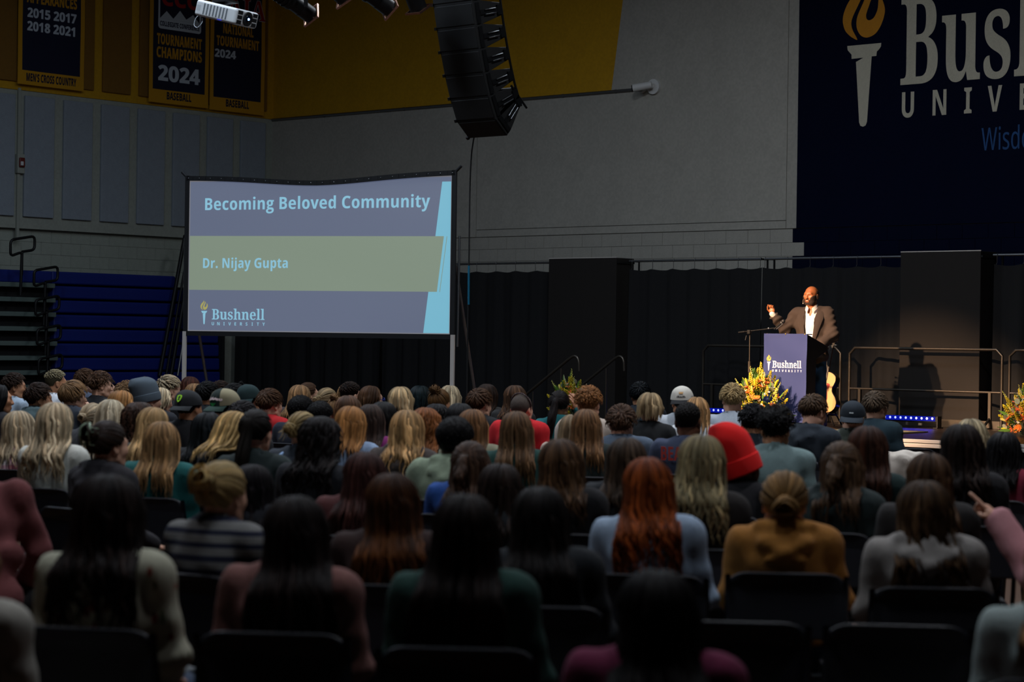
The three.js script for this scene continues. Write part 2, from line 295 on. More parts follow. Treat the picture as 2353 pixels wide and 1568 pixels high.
function clothSheet(w, h, nx, ny, f, t = 0.004) {   // a cloth of some thickness; f(u, v) bends it out of its plane
  const front = new THREE.PlaneGeometry(w, h, nx, ny), p = front.attributes.position;
  for (let i = 0; i < p.count; i++) p.setZ(i, f(p.getX(i) / w + 0.5, p.getY(i) / h + 0.5));
  front.computeVertexNormals(); const back = front.clone(), b = back.attributes.position; for (let i = 0; i < b.count; i++) b.setZ(i, b.getZ(i) - t);
  const ix = back.index.array; for (let i = 0; i < ix.length; i += 3) { const q = ix[i]; ix[i] = ix[i + 1]; ix[i + 1] = q; } back.computeVertexNormals();
  return mergeGeometries([front, back]);
}
[[1, -21.14, -22.49, 5.785, "navy and gold cross country banner at the left end of the wall"], [2, -23.88, -25.24, 5.745, 'navy and gold baseball champions banner with large 2024'], [3, -25.27, -26.58, 5.735, 'navy and gold baseball national tournament banner next to the corner']].forEach(([k, za, zb, y, label]) => {
  const w = za - zb, g = base('wall_banner', label, 'banner', [XF + 0.125, y, (za + zb) / 2], Math.PI / 2);
  const sheet = part('cloth', clothSheet(w, bannerH, 14, 20, (u, v) => 0.006 * Math.sin(u * 9 + k) * (1 - v * 0.6) + 0.003 * Math.sin(v * 13 + u * 3)), std('#ffffff', 0.85, { map: bannerTexture(k, w), bumpMap: weave, bumpScale: 0.0004 }), g, [0, bannerH / 2, 0]);
  part('hem_rod', cyl([-w / 2, bannerH, -0.01], [w / 2, bannerH, -0.01], 0.015), M.blackMetal, g);
});
// projection screen on a folding frame
const screenAt = [[-21.35, -18.066], [-17.658, -19.209]];
{
  const dx = screenAt[1][0] - screenAt[0][0], dz = screenAt[1][1] - screenAt[0][1], W = Math.hypot(dx, dz), Hs = 2.06, turn = Math.atan2(-dz, dx);
  const g = base('projection_screen', 'large projection screen on a folding frame showing the event slide', 'screen', [(screenAt[0][0] + screenAt[1][0]) / 2, 0, (screenAt[0][1] + screenAt[1][1]) / 2], turn);
  const slide = canvas(1600, 900, (x, w, h) => {
    x.fillStyle = '#5c6580'; x.fillRect(0, 0, w, h); x.fillStyle = '#7a7a80'; x.fillRect(0, 0, w, 14);
    x.fillStyle = '#79c6e0'; x.beginPath(); x.moveTo(1538, 40); x.lineTo(1592, 40); x.lineTo(1592, 892); x.lineTo(1440, 892); x.closePath(); x.fill();
    x.fillStyle = '#84947c'; x.beginPath(); x.moveTo(10, 333); x.lineTo(1552, 346); x.lineTo(1516, 658); x.lineTo(4, 652); x.closePath(); x.fill();
    x.strokeStyle = '#84947c'; x.lineWidth = 3; x.beginPath(); x.moveTo(1570, 347); x.lineTo(1532, 659); x.stroke();
    x.fillStyle = '#8fd0ea'; x.textAlign = 'left'; x.font = 'bold 98px sans-serif'; const m = x.measureText('Becoming Beloved Community').width; x.save(); x.translate(96, 182); x.scale(1374 / m, 1); x.fillText('Becoming Beloved Community', 0, 0); x.restore();
    x.font = 'bold 80px sans-serif'; const m2 = x.measureText('Dr. Nijay Gupta').width; x.save(); x.translate(90, 523); x.scale(542 / m2, 1); x.fillText('Dr. Nijay Gupta', 0, 0); x.restore();
    torchOn(x, 108, 776, 19, '#b5ac4e', '#8fd0ea'); x.fillStyle = '#8fd0ea'; fit(x, 'Bushnell', 322, 826, 62, 334, 'bold', 'serif'); x.font = 'bold 26px sans-serif'; [...'UNIVERSITY'].forEach((c, i) => { x.textAlign = 'center'; x.fillText(c, 164 + i * 35.4, 860); });
    x.strokeStyle = '#7d7c82'; x.lineWidth = 12; x.strokeRect(4, 4, w - 8, h - 8);
  });
  const sag = (u) => 0.075 * Math.exp(-(((u - 0.5) / 0.28) ** 2)) + 0.02 * (1 - Math.abs(2 * u - 1));
  const surf = new THREE.PlaneGeometry(W - 0.1, Hs - 0.1, 40, 12), sp = surf.attributes.position;
  for (let i = 0; i < sp.count; i++) { const u = sp.getX(i) / (W - 0.1) + 0.5, v = sp.getY(i) / (Hs - 0.1) + 0.5; sp.setY(i, sp.getY(i) - sag(u) * v * v); surf.attributes.uv.setY(i, sp.getY(i) / (Hs - 0.1) + 0.5); }
  const thick = mergeGeometries([surf, surf.clone().rotateY(Math.PI).translate(0, 0, -0.006)]);
  part('screen_surface', surf, std('#77787a', 0.9, { emissive: '#ffffff', emissiveMap: slide, emissiveIntensity: 0.72 }), g, [0, 1.69 + Hs / 2, 0.012]);
  part('screen_backing', surf.clone(), M.dark, g, [0, 1.69 + Hs / 2, 0.004]);
  const edge = []; for (let i = 0; i <= 40; i++) { const u = i / 40; edge.push([(u - 0.5) * (W - 0.04), Hs - 0.03 - sag(u), 0]); }
  const fr = []; for (let i = 0; i < 40; i++) { const a = edge[i], b = edge[i + 1], l = Math.hypot(b[0] - a[0], b[1] - a[1]); fr.push(bx(l + 0.006, 0.062, 0.03).rotateZ(Math.atan2(b[1] - a[1], b[0] - a[0])).translate((a[0] + b[0]) / 2, (a[1] + b[1]) / 2, 0.012)); }
  part('top_border', merged(fr), M.dark, g, [0, 1.69, 0]);
  part('bottom_border', bx(W, 0.06, 0.03, 0, 1.72, 0.012), M.dark, g);
  for (const s of [-1, 1]) { part('side_border', bx(0.06, Hs, 0.03, s * (W / 2 - 0.03), 1.69 + Hs / 2, 0.012), M.dark, g); part('corner_brace', cyl([s * (W / 2 - 0.03), 1.69 + Hs - 0.03, 0.01], [s * (W / 2 + 0.06), 1.69 + Hs + 0.05, 0.01], 0.018), M.dark, g);
    part('leg', bx(0.05, 1.75, 0.03, s * (W / 2 - 0.02), 0.87, 0.02), M.alu, g); part('rear_strut', cyl([s * (W / 2 - 0.02), 2.6, -0.03], [s * (W / 2 + 0.02), 0.02, -0.95], 0.02), M.steel, g); part('side_pole', cyl([s * (W / 2 + 0.02), 1.6, -0.03], [s * (W / 2 + 0.03), 2.95, -0.03], 0.014), M.steel, g); part('foot', bx(0.06, 0.03, 1.1, s * (W / 2), 0.015, -0.45), M.steel, g); }
  const dots = []; for (let i = 0; i < 24; i++) dots.push(new THREE.SphereGeometry(0.008, 6, 4).translate((i / 23 - 0.5) * (W - 0.1), Hs + 1.66 - sag(i / 23), 0.03)); part('snap_fasteners', merged(dots), M.steel, g);
  const l = new THREE.RectAreaLight(0xa9c4dd, 0.35, W - 0.2, Hs - 0.2); l.name = 'screen_glow'; l.position.set(0, 2.72, 0.06); l.rotation.y = Math.PI; g.add(l);
}
// ---------------------------------------------------------------- rods, curtains, tall boxes
function curtain(x0, x1, label) {
  const w = x1 - x0, n = Math.max(24, Math.round(w * 26)), H = 2.8;
  seed(Math.round(x0 * 91)); const ph = [rr(0, 6), rr(0, 6), rr(0, 6)];
  const g = base('stage_curtain', label, 'curtain', [(x0 + x1) / 2, 0, -26.0], 0, 'black curtains along the stage wall');
  const hooksN = Math.max(3, Math.round(w / 0.42));
  const sheet = clothSheet(w, H, n, 14, (u, v) => { const X = u * w; const k = 1 - 0.55 * v; return k * (0.055 * Math.sin(X * 15.5 + ph[0] + 0.6 * Math.sin(X * 2.1 + ph[1])) + 0.022 * Math.sin(X * 34 + ph[2]) + 0.02 * Math.sin(X * 6 + v * 2)); }, 0.004);
  const p = sheet.attributes.position; for (let i = 0; i < p.count; i++) { const v = p.getY(i) / H + 0.5, u = p.getX(i) / w + 0.5; if (v > 0.9) p.setY(i, p.getY(i) - 0.022 * (v - 0.9) * 10 * Math.abs(Math.sin(u * hooksN * Math.PI))); }
  sheet.computeVertexNormals(); const uv = sheet.attributes.uv; for (let i = 0; i < uv.count; i++) uv.setXY(i, uv.getX(i) * w * 6, uv.getY(i) * 16);
  part('drape', sheet, M.curtain, g, [0, H / 2, 0]);
  for (let i = 0; i <= hooksN; i++) { const x = -w / 2 + (i / hooksN) * (w - 0.06) + 0.03; part('hook', tube([[x, 2.951, 0.0], [x + 0.012, 2.935, 0.03], [x + 0.008, 2.87, 0.025], [x, 2.82, 0.01], [x - 0.012, 2.8, 0.012]], 0.004, 5, false, 10), M.steel, g); }
}
curtain(-29.25, -25.6, 'black curtain hanging behind the projection screen'); curtain(-25.55, -21.72, 'black curtain between the screen and the first tall black box');
curtain(-20.25, -17.82, 'black pleated curtain left of the speaker'); curtain(-17.8, -15.4, 'black pleated curtain directly behind the speaker'); curtain(-14.05, -11.2, 'black curtain at the far right behind the railing');
[[-29.3, -21.7, 'curtain rod over the left curtains'], [-20.28, -17.84, 'curtain rod left of the speaker'], [-17.78, -15.38, 'curtain rod above the speaker'], [-14.08, -11.0, 'curtain rod at the far right']].forEach(([a, b, t]) => {
  const g = base('curtain_rod', 'steel ' + t, 'rod', [0, 0, 0]); part('tube', cyl([a, 2.925, -26.0], [b, 2.925, -26.0], 0.019), M.steel, g); for (const x of [a + 0.03, b - 0.03]) { part('upright', cyl([x, 0.02, -26.2], [x, 2.925, -26.2], 0.016), M.blackMetal, g); part('elbow', cyl([x, 2.925, -26.2], [x, 2.925, -26.0], 0.014), M.blackMetal, g); part('base_plate', bx(0.1, 0.02, 0.16, x, 0.01, -26.25), M.blackMetal, g); }
});
[[-21.66, -20.31, 'tall black box behind the stage steps'], [-15.34, -14.11, 'tall black box behind the railing right of the speaker']].forEach(([a, b, t]) => {
  const g = base('tall_black_box', t, 'box', [(a + b) / 2, 0, -25.93]); part('body', rbx(b - a, 2.97, 0.44, 0.01, 0, 1.485, 0), M.blackBox, g); part('top_edge', bx(b - a, 0.012, 0.02, 0, 2.976, 0.21), M.alu, g); part('side_rail', bx(0.02, 0.03, 0.42, (b - a) / 2 + 0.01, 2.9, 0), M.blackMetal, g);
});
// ---------------------------------------------------------------- stage
const ST = 0.6;
{
  const s = base('stage', 'low black stage with pale metal front edge', 'stage', [0, 0, 0]);
  const deckMat = [0, 1, 2].map((k) => std(['#241b16', '#281e18', '#221a16'][k], 0.32, { map: rep(wallGrain, 1, 9), bumpMap: rep(wallBump, 1, 12), bumpScale: 0.0008 }));
  for (let i = 0; i < 6; i++) for (let j = 0; j < 3; j++) part('deck_panel', bx(2.43, 0.05, 1.21, -18.5 + 2.44 * (i + 0.5), ST - 0.025, -21.96 - 1.22 * (j + 0.5)), deckMat[(i * 2 + j) % 3], s);
  part('understructure', bx(14.5, 0.5, 3.4, -11.2, 0.28, -23.8), M.dark, s);
  for (let i = 0; i < 6; i++) { const x = -18.5 + 2.44 * (i + 0.5); part('front_rail', rbx(2.43, 0.042, 0.03, 0.006, x, ST - 0.021, -21.945), M.alu, s); part('front_rail', rbx(2.43, 0.05, 0.03, 0.01, x, ST - 0.072, -21.95), M.alu, s); }
  part('end_rail', rbx(0.03, 0.09, 3.66, 0.008, -18.515, ST - 0.045, -23.79), M.alu, s);
  const sk = clothSheet(14.6, 0.5, 300, 2, (u) => 0.02 * Math.sin(u * 560) + 0.008 * Math.sin(u * 211), 0.004); part('skirt', sk, M.blackCloth, s, [-11.2, 0.25, -22.03]);
  const st = base('stage_steps', 'black steps with two handrails at the end of the stage', 'steps', [0, 0, 0]);
  for (let i = 0; i < 3; i++) { part('tread', rbx(0.3, 0.04, 0.92, 0.008, -18.70 - (2 - i) * 0.29, 0.18 + i * 0.19 - 0.02, -23.08), M.blackMetal, st); part('riser', bx(0.02, 0.17, 0.9, -18.83 - (2 - i) * 0.29, 0.09 + i * 0.19 - 0.02, -23.08), M.dark, st); }
  for (const z of [-22.575, -23.565]) {
    part('handrail', bentTube([[-19.72, 0.72, z], [-18.62, 1.45, z], [-18.52, 1.5, z], [-18.46, 1.44, z], [-18.45, 1.28, z]], 0.019, 0.06), M.tubeMetal, st);
    for (const [x, y] of [[-19.27, 0.98], [-18.77, 1.31]]) part('baluster', cyl([x, 0.02, z], [x, y, z], 0.014), M.tubeMetal, st);
  }
  // railings along the back of the stage
  [[-18.5, -16.15, 'steel railing at the back of the stage behind the microphone stand'], [-16.0, -13.66, 'steel railing at the back of the stage in front of the tall black box'], [-13.55, -11.2, 'steel railing at the far right end of the stage'],].forEach(([a, b, t]) => {
    const g = base('stage_railing', t, 'railing', [0, 0, 0], 0, 'stage railings'), z = -25.5;
    part('top_rail', bentTube([[a, ST + 0.003, z], [a, 1.65, z], [b, 1.65, z], [b, ST + 0.003, z]], 0.021, 0.1), M.tubeMetal, g); part('mid_rail', cyl([a, 1.085, z], [b, 1.085, z], 0.017), M.tubeMetal, g);
    for (const x of [a + 0.17, b - 0.17]) { part('post', bx(0.04, 0.48, 0.04, x, 0.85, z), M.tubeMetal, g); part('gusset', merged([bx(0.05, 0.012, 0.3, x, ST + 0.009, z + 0.1), cyl([x, ST + 0.14, z], [x, ST + 0.01, z + 0.2], 0.018)]), M.blackMetal, g); }
    part('toe_board', bx(b - a - 0.06, 0.1, 0.02, (a + b) / 2, ST + 0.055, z - 0.02), M.tubeMetal, g);
  });
  const rug = std('#9c9486', 0.95, { map: fieldTexture(256, 256, (u, v) => { const d = Math.abs(((u * 8) % 1) - 0.5) + Math.abs(((v * 8) % 1) - 0.5); const b = Math.min(u, 1 - u, v, 1 - v) < 0.06 ? 0.45 : 0; return [0.82 - b - 0.25 * (d < 0.3) - 0.1 * tileNoise(u, v, 60, 3), 0.78 - b - 0.25 * (d < 0.3), 0.7 - b - 0.2 * (d < 0.3)]; }, true) });
  solo('stage_rug', rbx(1.05, 0.012, 1.6, 0.005), rug, 'thin pale patterned rug on the stage beside the speaker', 'rug', [-14.3, ST + 0.007, -23.02]);
  // LED bars
  const led = (x, label) => {
    const g = base('led_bar', label, 'light', [x, ST, -25.05], 0, 'blue stage light bars'); part('housing', rbx(1.0, 0.075, 0.09, 0.01, 0, 0.115, 0), M.blackMetal, g);
    part('lit_face', bx(0.96, 0.062, 0.006, 0, 0.125, 0.05).rotateX(0), std('#0a1030', 0.2, { emissive: '#0018c8', emissiveIntensity: 0.55 }), g);
    for (let i = 0; i < 12; i++) part('led_lens', place(new THREE.SphereGeometry(0.017, 10, 8), [-0.44 + i * 0.08, 0.128, 0.052], [0, 0, 0], [1, 1, 0.5]), ledMat, g);
    for (const s of [-1, 1]) part('stand', merged([bx(0.02, 0.16, 0.1, s * 0.51, 0.08, 0), bx(0.06, 0.012, 0.16, s * 0.5, 0.006, 0)]), M.blackMetal, g);
    part('connector', merged([bx(0.03, 0.04, 0.03, -0.2, 0.055, 0.03), bx(0.03, 0.04, 0.03, 0.05, 0.055, 0.03), bx(0.05, 0.03, 0.03, 0.25, 0.05, 0.03)]), M.steel, g);
    const l = new THREE.RectAreaLight(0x1020ff, 4, 0.9, 0.05); l.name = 'led_glow'; l.position.set(0, 0.125, 0.07); l.rotation.set(0, Math.PI, 0); g.add(l);
  };
  const ledMat = std('#ffffff', 0.3, { emissive: '#9aa8ff', emissiveIntensity: 1.4 });
  led(-14.84, 'blue light bar on the stage floor before the tall black box'); led(-17.82, 'blue light bar on the stage floor behind the tousled blond man');
}
// lectern with cloth
const LX = -15.235;
{
  const g = base('lectern', 'black slanted lectern on the stage', 'lectern', [LX, ST + 0.008, -22.79]);
  const prof = new THREE.Shape([[0, 0], [0, 1.2], [0.44, 1.06], [0.44, 1.0], [0.2, 0.9], [0.17, 0]].map((p) => new THREE.Vector2(...p)));
  const body = new THREE.ExtrudeGeometry(prof, { depth: 0.62, bevelEnabled: true, bevelSize: 0.006, bevelThickness: 0.006, bevelSegments: 1 }); body.rotateY(Math.PI / 2).translate(-0.31, 0, 0);
  part('cabinet', body, M.dark, g); part('base', rbx(0.66, 0.04, 0.3, 0.01, 0, 0.02, -0.1), M.dark, g);
  const tex = canvas(768, 1320, (x, w, h) => {
    x.fillStyle = '#28366c'; x.fillRect(0, 0, w, h); x.fillStyle = '#233062'; for (let i = 0; i < h; i += 3) x.fillRect(0, i, w, 1);
    x.strokeStyle = '#323d74'; x.lineWidth = 3; x.strokeRect(24, 10, w - 48, h - 20);
    torchOn(x, 96, 424, 32, '#e3b640', '#f4f2f4'); x.fillStyle = '#f4f2f4'; fit(x, 'Bushnell', 418, 512, 104, 524, 'bold', 'serif'); x.font = 'bold 46px sans-serif'; x.textAlign = 'center'; [...'UNIVERSITY'].forEach((c, i) => x.fillText(c, 172 + i * 55.5, 572));
  });
  const c = base('lectern_cloth', 'blue cloth banner hung over the lectern front with a white torch emblem', 'banner', [LX, ST, -22.775]);
  const f = (u, v) => 0.008 * Math.sin(u * 7 + 1) * (1 - v) + 0.012 * Math.abs(u - 0.5) * 2 * (1 - v) + 0.004 * Math.sin(v * 14 + u * 5) + (v > 0.93 ? -0.01 * (v - 0.93) : 0) + 0.004 * Math.exp(-(((u - 0.1 - (1 - v) * 0.25) / 0.05) ** 2)) + 0.014;
  part('cloth', clothSheet(0.652, 1.12, 26, 36, f, 0.003), std('#ffffff', 0.8, { map: tex, bumpMap: rep(weave, 8, 12), bumpScale: 0.0006 }), c, [0, 0.66, 0]);
  part('top_fold', rbx(0.652, 0.012, 0.12, 0.005, 0, 1.214, -0.05).applyMatrix4(new THREE.Matrix4().makeTranslation(0, 0, 0)), std('#2c3766', 0.8), c);
  for (const s of [-0.28, 0, 0.29]) part('pin', new THREE.SphereGeometry(0.009, 8, 6).translate(s, 1.214, 0.012), std('#c8a860', 0.3, { metalness: 0.8 }), c);
}
// microphone on a boom stand
{
  const g = base('microphone_stand', 'black boom microphone stand left of the lectern', 'stand', [-15.74, ST, -22.7]);
  part('base', merged([0, 1, 2].map((k) => { const a = k * 2.094 + 0.5; return cyl([0, 0.06, 0], [0.3 * Math.cos(a), 0.012, 0.3 * Math.sin(a)], 0.012); })), M.blackMetal, g);
  part('pole', cyl([0, 0.05, 0], [0, 0.8, 0], 0.0125), M.tubeMetal, g); part('upper_pole', cyl([0, 0.8, 0], [0.0, 1.22, 0], 0.008), M.tubeMetal, g); part('clutch', cyl([0, 0.72, 0], [0, 0.86, 0], 0.02), M.tubeMetal, g);
  part('boom', cyl([-0.13, 1.232, 0.02], [0.38, 1.29, 0.0], 0.008), M.blackMetal, g); part('counterweight', cyl([-0.16, 1.228, 0.02], [-0.06, 1.24, 0.02], 0.013), M.blackMetal, g); part('clamp', rbx(0.05, 0.06, 0.05, 0.012, 0, 1.235, 0.015), M.blackMetal, g); part('clamp_knob', cyl([-0.03, 1.19, 0.03], [-0.04, 1.13, 0.04], 0.008), M.blackMetal, g); part('boom_joint', new THREE.SphereGeometry(0.014, 8, 6).translate(0.29, 1.285, 0.004), M.steel, g);
  const m = base('microphone', 'black microphone clipped to the boom over the lectern', 'microphone', [-15.365, ST + 1.275, -22.7]);
  part('handle', cyl([0, 0, 0], [0.1, 0.08, -0.01], 0.011, 0.016), M.blackMetal, m); part('collar', cyl([0.1, 0.08, -0.01], [0.112, 0.0895, -0.011], 0.022), M.steel, m); part('grille', new THREE.SphereGeometry(0.026, 14, 10).translate(0.126, 0.101, -0.013), std('#3a3a3c', 0.5, { metalness: 0.7 }), m); part('clip', cyl([0.03, 0.0, 0.0], [0.13, 0.07, 0], 0.006), M.steel, m);
}
// acoustic guitar on its stand
{
  const out = [[0, 0.27], [0.07, 0.262], [0.13, 0.225], [0.148, 0.17], [0.135, 0.115], [0.118, 0.06], [0.13, 0.0], [0.18, -0.06], [0.212, -0.13], [0.2, -0.2], [0.15, -0.252], [0.075, -0.275], [0, -0.28]];
  const ring = out.concat(out.slice(1, -1).reverse().map(([x, y]) => [-x, y])), sh = shapeOf(ring);
  const hole = new THREE.Path(); hole.absarc(0, 0.055, 0.05, 0, Math.PI * 2); const face = shapeOf(ring); face.holes.push(hole);
  const g = base('acoustic_guitar', 'pale acoustic guitar standing upright behind the speaker', 'guitar', [-15.68, 1.06, -24.35]); g.rotation.set(-0.13, 0.12, -0.1);
  part('body', new THREE.ExtrudeGeometry(sh, { depth: 0.11, bevelEnabled: true, bevelSize: 0.006, bevelThickness: 0.006, curveSegments: 6 }), std('#160d09', 0.25), g, [0, 0, -0.115]);
  part('soundboard', new THREE.ExtrudeGeometry(face, { depth: 0.006, bevelEnabled: false, curveSegments: 6 }), std('#e0b070', 0.35, { map: rep(wallGrain, 8, 1) }), g, [0, 0, 0.003]);
  part('pickguard', new THREE.ExtrudeGeometry(shapeOf([[0.03, 0.12], [0.075, 0.11], [0.08, 0.08], [0.055, 0.03], [0.07, -0.05], [0.075, -0.1], [0.045, -0.12], [0.03, -0.06], [0.055, 0.0]]), { depth: 0.002, bevelEnabled: false }), std('#a8301c', 0.35, { map: fieldTexture(64, 64, (u, v) => [0.7 + 0.3 * tileNoise(u, v, 8, 2), 0.3 + 0.6 * tileNoise(u, v, 12, 5), 0.25]) }), g, [0, 0, 0.011]);
  part('bridge', rbx(0.14, 0.03, 0.01, 0.004, 0, -0.12, 0.015), std('#2a1a12', 0.4), g);
  part('neck', bx(0.05, 0.36, 0.022, 0, 0.43, -0.006), std('#5a3520', 0.4), g); part('fretboard', bx(0.052, 0.47, 0.006, 0, 0.39, 0.012), std('#1d120c', 0.45), g);
  const hd = part('headstock', rbx(0.075, 0.17, 0.016, 0.006, 0, 0.7, -0.01), std('#150c08', 0.25), g); for (let i = 0; i < 6; i++) part('tuning_peg', merged([cyl([(i % 2 ? 1 : -1) * 0.034, 0.64 + (i >> 1) * 0.052, -0.01], [(i % 2 ? 1 : -1) * 0.062, 0.64 + (i >> 1) * 0.052, -0.01], 0.005), new THREE.SphereGeometry(0.011, 8, 6).translate((i % 2 ? 1 : -1) * 0.066, 0.64 + (i >> 1) * 0.052, -0.01)]), M.steel, hd);
  const str = []; for (let i = 0; i < 6; i++) str.push(cyl([-0.02 + i * 0.008, -0.12, 0.022], [-0.016 + i * 0.0064, 0.63, 0.018], 0.0008, 0.0008, 4)); part('strings', merged(str), M.steel, g);
  const t = base('guitar_stand', 'black tubular stand holding the pale guitar', 'stand', [-15.68, ST, -24.5]);
  part('frame', merged([cyl([0, 0.12, 0.05], [0, 0.62, -0.12], 0.012), cyl([0, 0.2, 0.02], [-0.2, 0.012, 0.22], 0.01), cyl([0, 0.2, 0.02], [0.22, 0.012, 0.22], 0.01), cyl([0, 0.3, -0.02], [0, 0.012, -0.3], 0.01)]), M.blackMetal, t); part('cradle', merged([bx(0.3, 0.02, 0.02, 0, 0.145, 0.06), cyl([-0.14, 0.15, 0.06], [-0.14, 0.17, 0.26], 0.009), cyl([0.14, 0.15, 0.06], [0.14, 0.17, 0.26], 0.009)]), M.blackMetal, t);
}
// ---------------------------------------------------------------- bouquets
{
  const petal = (l, w, cup = 0.3) => { const g = new THREE.PlaneGeometry(w, l, 2, 4), p = g.attributes.position; for (let i = 0; i < p.count; i++) { const t = clamp(p.getY(i) / l + 0.5, 0, 1), s = Math.sin(Math.PI * Math.pow(t, 0.75)) * 0.95 + 0.05; p.setXYZ(i, p.getX(i) * s, t * l, cup * l * (t * t) * 0.5 + Math.abs(p.getX(i)) * 0.35); } g.computeVertexNormals(); return g; };
  const mats = {}; const mt = (c, r = 0.6) => mats[c] || (mats[c] = new THREE.MeshPhysicalMaterial({ color: c, roughness: 0.95, transmission: 0.3, thickness: 0, side: THREE.DoubleSide }));
  const ringOf = (n, l, w, open, cup) => Array.from({ length: n }, (_, i) => petal(l, w, cup).rotateX(open).rotateY((i / n) * Math.PI * 2));
  const kinds = {   // every flower points along +y
    orange_gerbera: [() => merged([...ringOf(16, 0.062, 0.019, 1.15, 0.1), ...ringOf(12, 0.045, 0.016, 0.85, 0.1), new THREE.SphereGeometry(0.014, 8, 6).scale(1, 0.5, 1)]), ['#f2871c', '#f0952a']],
    orange_lily: [() => merged(ringOf(6, 0.065, 0.026, 0.75, 0.5)), ['#ec6f1e', '#f07a2c', '#e86418']],
    yellow_lily_bud: [() => new THREE.SphereGeometry(0.018, 8, 8).scale(0.9, 3.1, 0.9).translate(0, 0.05, 0), ['#e8d822', '#d9cf2a', '#f0e07a']],
    snapdragon_spike: [() => merged(Array.from({ length: 22 }, (_, i) => new THREE.SphereGeometry(0.015 - i * 0.0005, 6, 5).scale(1, 1.3, 1).translate((0.018 - i * 0.0006) * Math.cos(i * 2.4), i * 0.0115, (0.018 - i * 0.0006) * Math.sin(i * 2.4)))), ['#e6e27a', '#f2efd0', '#dfe06a']],
    goldenrod_spray: [() => merged(Array.from({ length: 26 }, (_, i) => { const h = 0.02 + 0.15 * Math.pow(i / 26, 0.8), a = i * 2.4, r = 0.04 * (1 - i / 31) * (0.4 + 0.6 * ((i * 7) % 5) / 5); return new THREE.IcosahedronGeometry(0.0085, 0).translate(r * Math.cos(a), h, r * Math.sin(a)); })), ['#d9c412', '#e6d016', '#c2b210']],
    eucalyptus_leaf: [() => place(new THREE.CylinderGeometry(0.03, 0.03, 0.0015, 14), [0, 0.03, 0], [1.2, 0, 0], [1, 1, 1.15]), ['#aeb8a2', '#9aa890', '#c2c8b4']],
    leaf: [() => petal(0.13, 0.034, 0.25), ['#4c7a1e', '#5d8c22', '#3c6418']],
    white_blossom: [() => merged(ringOf(5, 0.026, 0.018, 0.8, 0.4)), ['#f2f0e2', '#ece8d2']],
  };
  const geo = {}; for (const k in kinds) geo[k] = kinds[k][0]();
  function bouquet(pos, W, H, sd, label, n) {
    const g = base('flower_arrangement', label, 'flowers', pos); seed(sd);
    part('pot', new THREE.CylinderGeometry(0.11, 0.085, 0.17, 20).translate(0, 0.085, 0), std('#2f3a2a', 0.6), g);
    part('foliage_core', place(new THREE.IcosahedronGeometry(0.14, 2), [0, H * 0.33, 0], [0, 0, 0], [W / 0.62, H / 0.62, W / 0.75]), std('#2d4a16', 0.9), g);
    const put = (kind, az, el, r, s, tilt = 0.7) => {   // on an upright fan-shaped dome
      const d = V(Math.cos(el) * Math.sin(az) * W * 0.5, Math.sin(el) * H * 0.72, Math.cos(el) * Math.cos(az) * W * 0.4), p = d.clone().multiplyScalar(r).add(V(0, H * 0.3, 0));
      const dir = d.clone().normalize().lerp(V(0, 1, 0), 1 - tilt).normalize(), c = kinds[kind][1];
      const m = part(kind, geo[kind], mt(c[Math.floor(rnd() * c.length)]), g, [p.x, p.y, p.z]); m.quaternion.setFromUnitVectors(V(0, 1, 0), dir); m.rotateY(rr(0, 6.28)); m.scale.setScalar(s); return m;
    };
    const q = (f) => Math.max(1, Math.round(f * n));
    for (let i = 0; i < q(90); i++) put('leaf', rr(-2.6, 2.6), rr(-0.3, 1.4), rr(0.45, 0.95), rr(0.8, 1.5), rr(0.4, 1));
    for (let i = 0; i < q(60); i++) put('goldenrod_spray', rr(-2, 2), rr(-0.25, 1.5), rr(0.5, 0.95), rr(0.8, 1.25), 0.6);
    for (let i = 0; i < q(34); i++) put('eucalyptus_leaf', rr(-1.8, 1.8), rr(-0.25, 1.3), rr(0.8, 1.05), rr(0.8, 1.2), rr(0.3, 1));
    for (let i = 0; i < q(30); i++) put('orange_lily', rr(-1.6, 1.6), rr(-0.25, 1.2), rr(0.85, 1.02), rr(0.7, 1.05), 0.85);
    [[0.28, 1.0], [0.25, 0.42], [-0.85, 0.12], [-0.1, -0.2], [1.05, 0.2]].forEach(([a, e]) => put('orange_gerbera', a, e, 1.0, rr(0.95, 1.2), 0.55));
    for (let i = 0; i < q(16); i++) put('yellow_lily_bud', rr(-1.7, 1.7), rr(-0.3, 0.9), rr(0.9, 1.05), rr(0.8, 1.1), 0.8);
    for (let i = 0; i < q(34); i++) put('white_blossom', rr(-1.5, 1.5), rr(-0.2, 1.2), rr(0.9, 1.03), rr(0.8, 1.2), 0.9);
    [[0, 1.5, 0.92], [-1.2, 0.62, 1.0], [1.25, 0.55, 1.0], [-0.5, 1.1, 0.9], [0.7, 0.95, 0.85]].forEach(([a, e, r]) => put('snapdragon_spike', a, e, r, rr(0.75, 0.95), 0.75));
  }
  bouquet([-15.36, ST + 0.01, -22.42], 0.62, 0.66, 11, 'large orange and yellow flower arrangement before the lectern', 1);
  bouquet([-18.3, ST + 0.01, -22.25], 0.48, 0.5, 12, 'orange and yellow flower arrangement at the stage steps', 0.8);
  bouquet([-12.5, ST + 0.01, -24.0], 0.5, 0.5, 13, 'yellow flower arrangement cut off by the right edge', 0.8);
}

